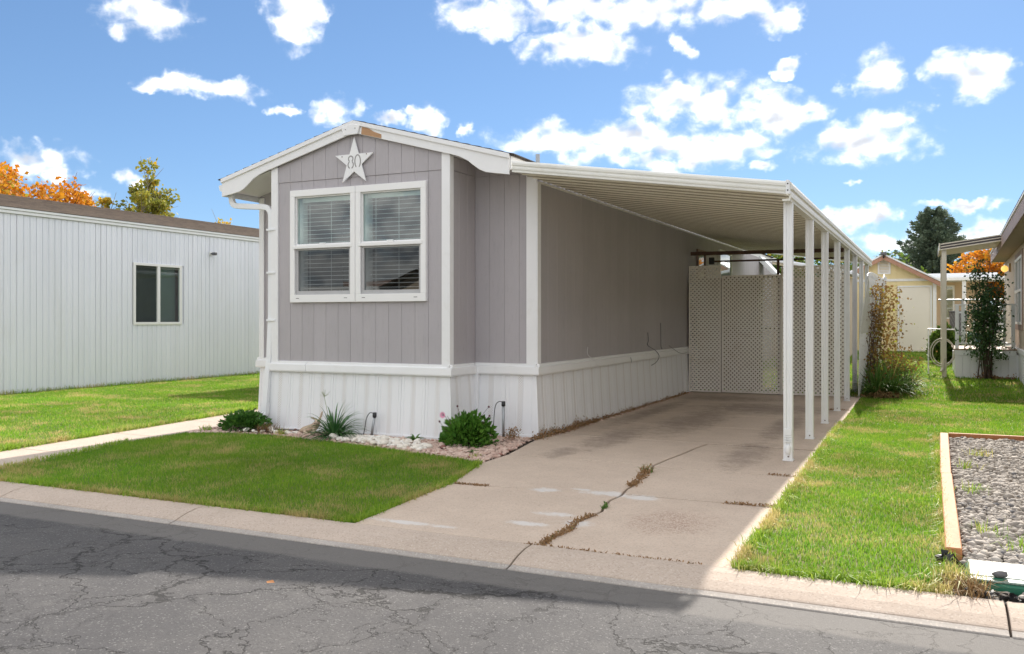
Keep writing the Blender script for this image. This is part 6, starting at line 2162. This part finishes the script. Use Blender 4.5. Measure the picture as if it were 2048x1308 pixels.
for x in (-.82, .82):
    for y in (44.3, 46.9):
        b = MB(); b.tube([(3.1 + x - .1, y, zc + .31), (3.1 + x + .1, y, zc + .31)], .31, 16); b.build('wheel', M['rubber'], car)
    b = MB(); b.box(3.1 + x * .8 - .15, 3.1 + x * .8 + .15, 43.46, 43.5, zc + .66, zc + .80); b.build('headlight', M['window_glass'], car)

# small outbuilding with a white sloping metal roof behind the lattice
ob = empty('metal_shed', (-4.6, 27.5, gz(0, 27)), 'small pale outbuilding with sloping white metal roof behind the lattice', 'shed')
b = MB(); b.box(-5.6, -2.2, 29.0, 31.5, 0, 2.75); b.build('wall', M['tan_wall'], ob)
b = MB(); b.prism([(-5.8, 28.7, 3.55), (-2.0, 28.7, 2.80), (-2.0, 28.7, 2.86), (-5.8, 28.7, 3.62)], (0, 3.2, 0)); b.build('roof', M['white_metal'], ob)
for i in range(11):
    y = 28.8 + i * .3
    bb = MB(); bb.prism([(-5.8, y, 3.62), (-2.0, y, 2.86), (-2.0, y, 2.90), (-5.8, y, 3.66)], (0, .04, 0)); bb.build('roof_rib', M['white_metal'], ob)
b = MB(); b.prism([(-4.45, 25.6, 3.22), (-3.85, 25.6, 2.60), (-3.72, 25.6, 2.60), (-4.30, 25.6, 3.24)], (0, .8, 0))
tag(b.build('window_awning', M['white_metal']), 'white slanted sheet awning on the far end of the grey home', 'awning')


# ------------------------------------------------------------------ trees
def tree(name, loc, h, crown_c, crown_r, nclump, nleaf, size, mat, bark, label, trunk_r=.16, clump_r=.55, tint=(.45, .28), up=.2, asp=.7):
    o = empty(name, loc, label, 'tree')
    loc = Vector(loc)
    cc = loc + Vector(crown_c)
    b = MB()
    p = loc - Vector((0, 0, .2))
    pts = [p]
    topz = crown_c[2] + crown_r[2] * .7
    for i in range(1, 7):
        pts.append(loc + Vector((random.gauss(0, .04) * i, random.gauss(0, .04) * i, topz * i / 6)))
    b.tube(pts, [trunk_r * (1 - .14 * i) for i in range(7)], 8)
    b.build('trunk', M[bark], o)
    cl_ = []
    while len(cl_) < nclump:
        d = np.array([random.gauss(0, 1) for _ in range(3)]); d /= np.linalg.norm(d)
        r_ = random.random() ** .4
        c = d * r_ * random.uniform(.78, 1.08)
        cl_.append(np.array(cc) + c * np.array(crown_r))
    lb = MB()
    for c in cl_:
        st_ = random.uniform(.30, .85)
        z0 = min(max((c[2] - loc.z) * st_, topz * .25), topz)
        s0 = loc + Vector((0, 0, z0))
        cv = Vector(c)
        md = s0.lerp(cv, .55) + Vector((0, 0, -.1))
        lb.tube([s0, md, cv], [trunk_r * .30, trunk_r * .18, .012], 5)
        for q in range(4):
            e = cv + Vector((random.gauss(0, 1), random.gauss(0, 1), random.gauss(0, .8))) * clump_r * .8
            lb.tube([md.lerp(cv, .7), e], [.014, .005], 4)
    lb.build('limbs', M[bark], o)['kind'] = 'stuff'
    cl_ = np.array(cl_)
    k = rng.integers(0, nclump, nleaf)
    rr = clump_r * rng.uniform(.6, 1.25, nclump)[k]
    C = cl_[k] + unit(nleaf) * (rng.uniform(0, 1, nleaf) ** .5 * rr)[:, None] * np.array([1, 1, .8])
    tb = rng.normal(0, .16, nclump)[k]
    N = unit(nleaf) + np.array([0, 0, -up])
    me = leaf_mesh('crown', C, N, size * rng.uniform(.6, 1.3, nleaf), np.clip(rng.normal(tint[0], tint[1], nleaf) + tb, 0, 1), asp, .2)
    link('crown', me, M[mat], o)
    return o


tree('autumn_tree', (-27.4, 17.5, 0), 7, (0, 0, 4.75), (3.3, 3.2, 2.2), 66, 11000, .17, 'orange_leaf', 'bark', 'orange autumn tree behind the left end of the white home', .17, .62, (.42, .26))
tree('autumn_tree', (-26.6, 20.6, 0), 6, (0, 0, 4.7), (2.0, 2.8, 1.5), 40, 4600, .15, 'orange_leaf', 'bark', 'lower thin orange tree over the white home roof', .12, .5, (.40, .28))
tree('autumn_tree', (-29.5, 17.4, 0), 8, (0, 0, 5.6), (1.5, 1.5, 2.5), 26, 3200, .17, 'birch_leaf', 'bark', 'olive green tree rising behind the orange tree at the left edge', .15, .55, (.35, .25))
tree('birch_tree', (-28.2, 25.2, 0), 8, (0, 0, 5.15), (2.0, 2.0, 2.3), 52, 6200, .16, 'birch_leaf', 'bark_pale', 'yellow-green tree standing behind the white home roof', .15, .46, (.42, .28))
tree('birch_tree', (-25.8, 26.6, 0), 6, (0, 0, 4.45), (1.0, 1.0, 1.0), 14, 1300, .15, 'birch_leaf', 'bark_pale', 'small yellowing tree beside the yellow-green tree', .10, .4, (.75, .25))
tree('autumn_tree', (2.3, 44, gz(0, 44)), 5, (0, 0, 2.9), (1.3, 1.3, 1.3), 36, 4200, .15, 'orange_leaf', 'bark', 'small bright orange tree behind the porch awning', .10, .42, (.35, .28))
tree('autumn_tree', (3.5, 46, gz(0, 46)), 5, (0, 0, 2.3), (1.2, 1.2, 1.6), 30, 3200, .15, 'orange_leaf', 'bark', 'orange tree beside the parked white car', .10, .42, (.25, .25))
for (x, y, zc_, r_, lab) in ((-7.6, 46, 3.0, 1.9, 'leafy green tree behind the lattice, beside the metal roof'), (-4.4, 48, 2.9, 2.0, 'leafy green tree behind the carport posts'), (-2.0, 50, 2.5, 1.7, 'yellowing green tree between the carport and the yellow shed')):
    tree('green_tree', (x, y, gz(0, y)), 5, (0, 0, zc_), (r_ * 1.25, r_, 1.45), 44, 5200, .19, 'green_leaf', 'bark', lab, .14, .6, (.45, .3))

# blue spruce
spx, spy = .32, 56.0
spr = empty('spruce_tree', (spx, spy, gz(0, spy)), 'blue-green spruce tree rising behind the yellow shed', 'tree')
sz0 = gz(0, spy)
HT = 7.75 - sz0
b = MB(); b.tube([(spx, spy, sz0 - .2), (spx + .05, spy, sz0 + HT * .5), (spx, spy, sz0 + HT * .96)], [.24, .15, .02], 8); b.build('trunk', M['bark'], spr)
Cs, Ns, Ts = [], [], []
lb = MB()
z = .5
while z < HT - .15:
    fr_ = z / HT
    Lm = 3.1 * (1 - fr_) ** .66 * (1 - .35 * max(0, .22 - fr_) / .22) + .10
    nb_ = max(4, int(9 * (1 - fr_ * .55)))
    a0 = random.uniform(0, 6.28)
    for i in range(nb_):
        a = a0 + 2 * math.pi * i / nb_ + random.gauss(0, .16)
        L = Lm * random.uniform(.72, 1.12)
        dv = Vector((math.cos(a), math.sin(a), 0))
        rise = .35 * fr_ + .10
        p0 = Vector((spx, spy, sz0 + z))
        pm = p0 + dv * L * .55 + Vector((0, 0, L * (rise - .18)))
        p1 = p0 + dv * L + Vector((0, 0, L * (rise + .05)))
        lb.tube([p0, pm, p1], [.03, .018, .006], 4)
        sd = Vector((-dv.y, dv.x, 0))
        ns = int(26 + L * 58)
        tb_ = random.gauss(.45, .16)
        for k in range(ns):
            u = random.random() ** .7
            c = (p0.lerp(pm, u / .55) if u < .55 else pm.lerp(p1, (u - .55) / .45))
            wv_ = .34 * (1.08 - u) * L * .62 + .05
            s_ = random.gauss(0, .6)
            c = c + sd * s_ * wv_ + Vector((0, 0, random.gauss(0, .06) - abs(s_) * wv_ * .18))
            Cs.append(c[:])
            d = dv * (.7 + .3 * random.random()) + sd * (1 if s_ > 0 else -1) * random.uniform(.2, .9) + Vector((0, 0, random.uniform(-.15, .55)))
            Ns.append(d[:])
            Ts.append(tb_ + random.gauss(0, .18) + .25 * (u - .5))
    z += .26 * (1 - .45 * fr_)
lb.build('limbs', M['bark'], spr)['kind'] = 'stuff'
Cs, Ns, Ts = np.array(Cs), np.array(Ns), np.clip(np.array(Ts), 0, 1)
# each spray: three crossed slim leaves
C3 = np.repeat(Cs, 3, 0); N3 = np.repeat(Ns, 3, 0) + rng.normal(0, .28, (len(Cs) * 3, 3)); T3 = np.repeat(Ts, 3)
link('crown', leaf_mesh('crown', C3, N3, .20 * rng.uniform(.7, 1.3, len(C3)), T3, .26, .2), M['spruce_needle'], spr)

# ------------------------------------------------------------------ far side of the street (seen in the window reflections)
op = empty('tan_house', (-13, -9, 0), 'tan stucco house with brown shingle roof across the street', 'house')
b = MB(); b.box(-17.2, -8.0, -20, -8.4, -.1, 2.75); b.add([(-17.2, -8.4, 2.75), (-8.0, -8.4, 2.75), (-12.6, -8.4, 4.5)], [(0, 1, 2)]); b.build('wall', M['tan_wall'], op)
b = MB(); b.add([(-17.7, -7.9, 2.58), (-12.6, -7.9, 4.55), (-12.6, -20.5, 4.55), (-17.7, -20.5, 2.58), (-7.5, -7.9, 2.58), (-7.5, -20.5, 2.58)], [(0, 1, 2, 3), (1, 4, 5, 2)]); b.build('roof', M['shingle_brown'], op)
for x0 in (-15.4, -11.0):
    b = MB(); ring(b, x0, x0 + 1.5, .9, 2.2, .08, .08, .08, .08, -8.42, -8.36); wq = b.build('window', M['white_trim'], op)
    b = MB(); b.add([(x0 + .06, -8.37, .96), (x0 + 1.44, -8.37, .96), (x0 + 1.44, -8.37, 2.14), (x0 + .06, -8.37, 2.14)], [(0, 1, 2, 3)]); b.build('pane', M['screened_glass'], wq)
oc = empty('carport', (-20, -8, 0), 'white-edged carport across the street beside the tan stucco house', 'carport')
b = MB(); b.box(-24.5, -17.8, -15, -8.2, 2.45, 2.66); b.build('roof', M['white_metal'], oc)
for x in (-24.3, -21.2, -18.1):
    b = MB(); b.box(x, x + .1, -8.4, -8.3, -.1, 2.45); b.build('post', M['white_metal'], oc)
b = MB(); b.box(-24.5, -18.0, -16, -15.1, -.1, 3.2); b.build('back_wall', M['mauve_trim'], oc)
o2 = empty('white_mobile_home', (6, -9, 0), 'white mobile home across the street', 'mobile home')
b = MB(); b.box(-2, 10, -20, -8.6, -.1, 3.1); b.build('wall', M['white_trim'], o2)
b = MB(); b.add([(-2.4, -8.2, 3.0), (4, -8.2, 4.2), (4, -20.4, 4.2), (-2.4, -20.4, 3.0), (10.4, -8.2, 3.0), (10.4, -20.4, 3.0)], [(0, 1, 2, 3), (1, 4, 5, 2)]); b.build('roof', M['shingle_dark'], o2)
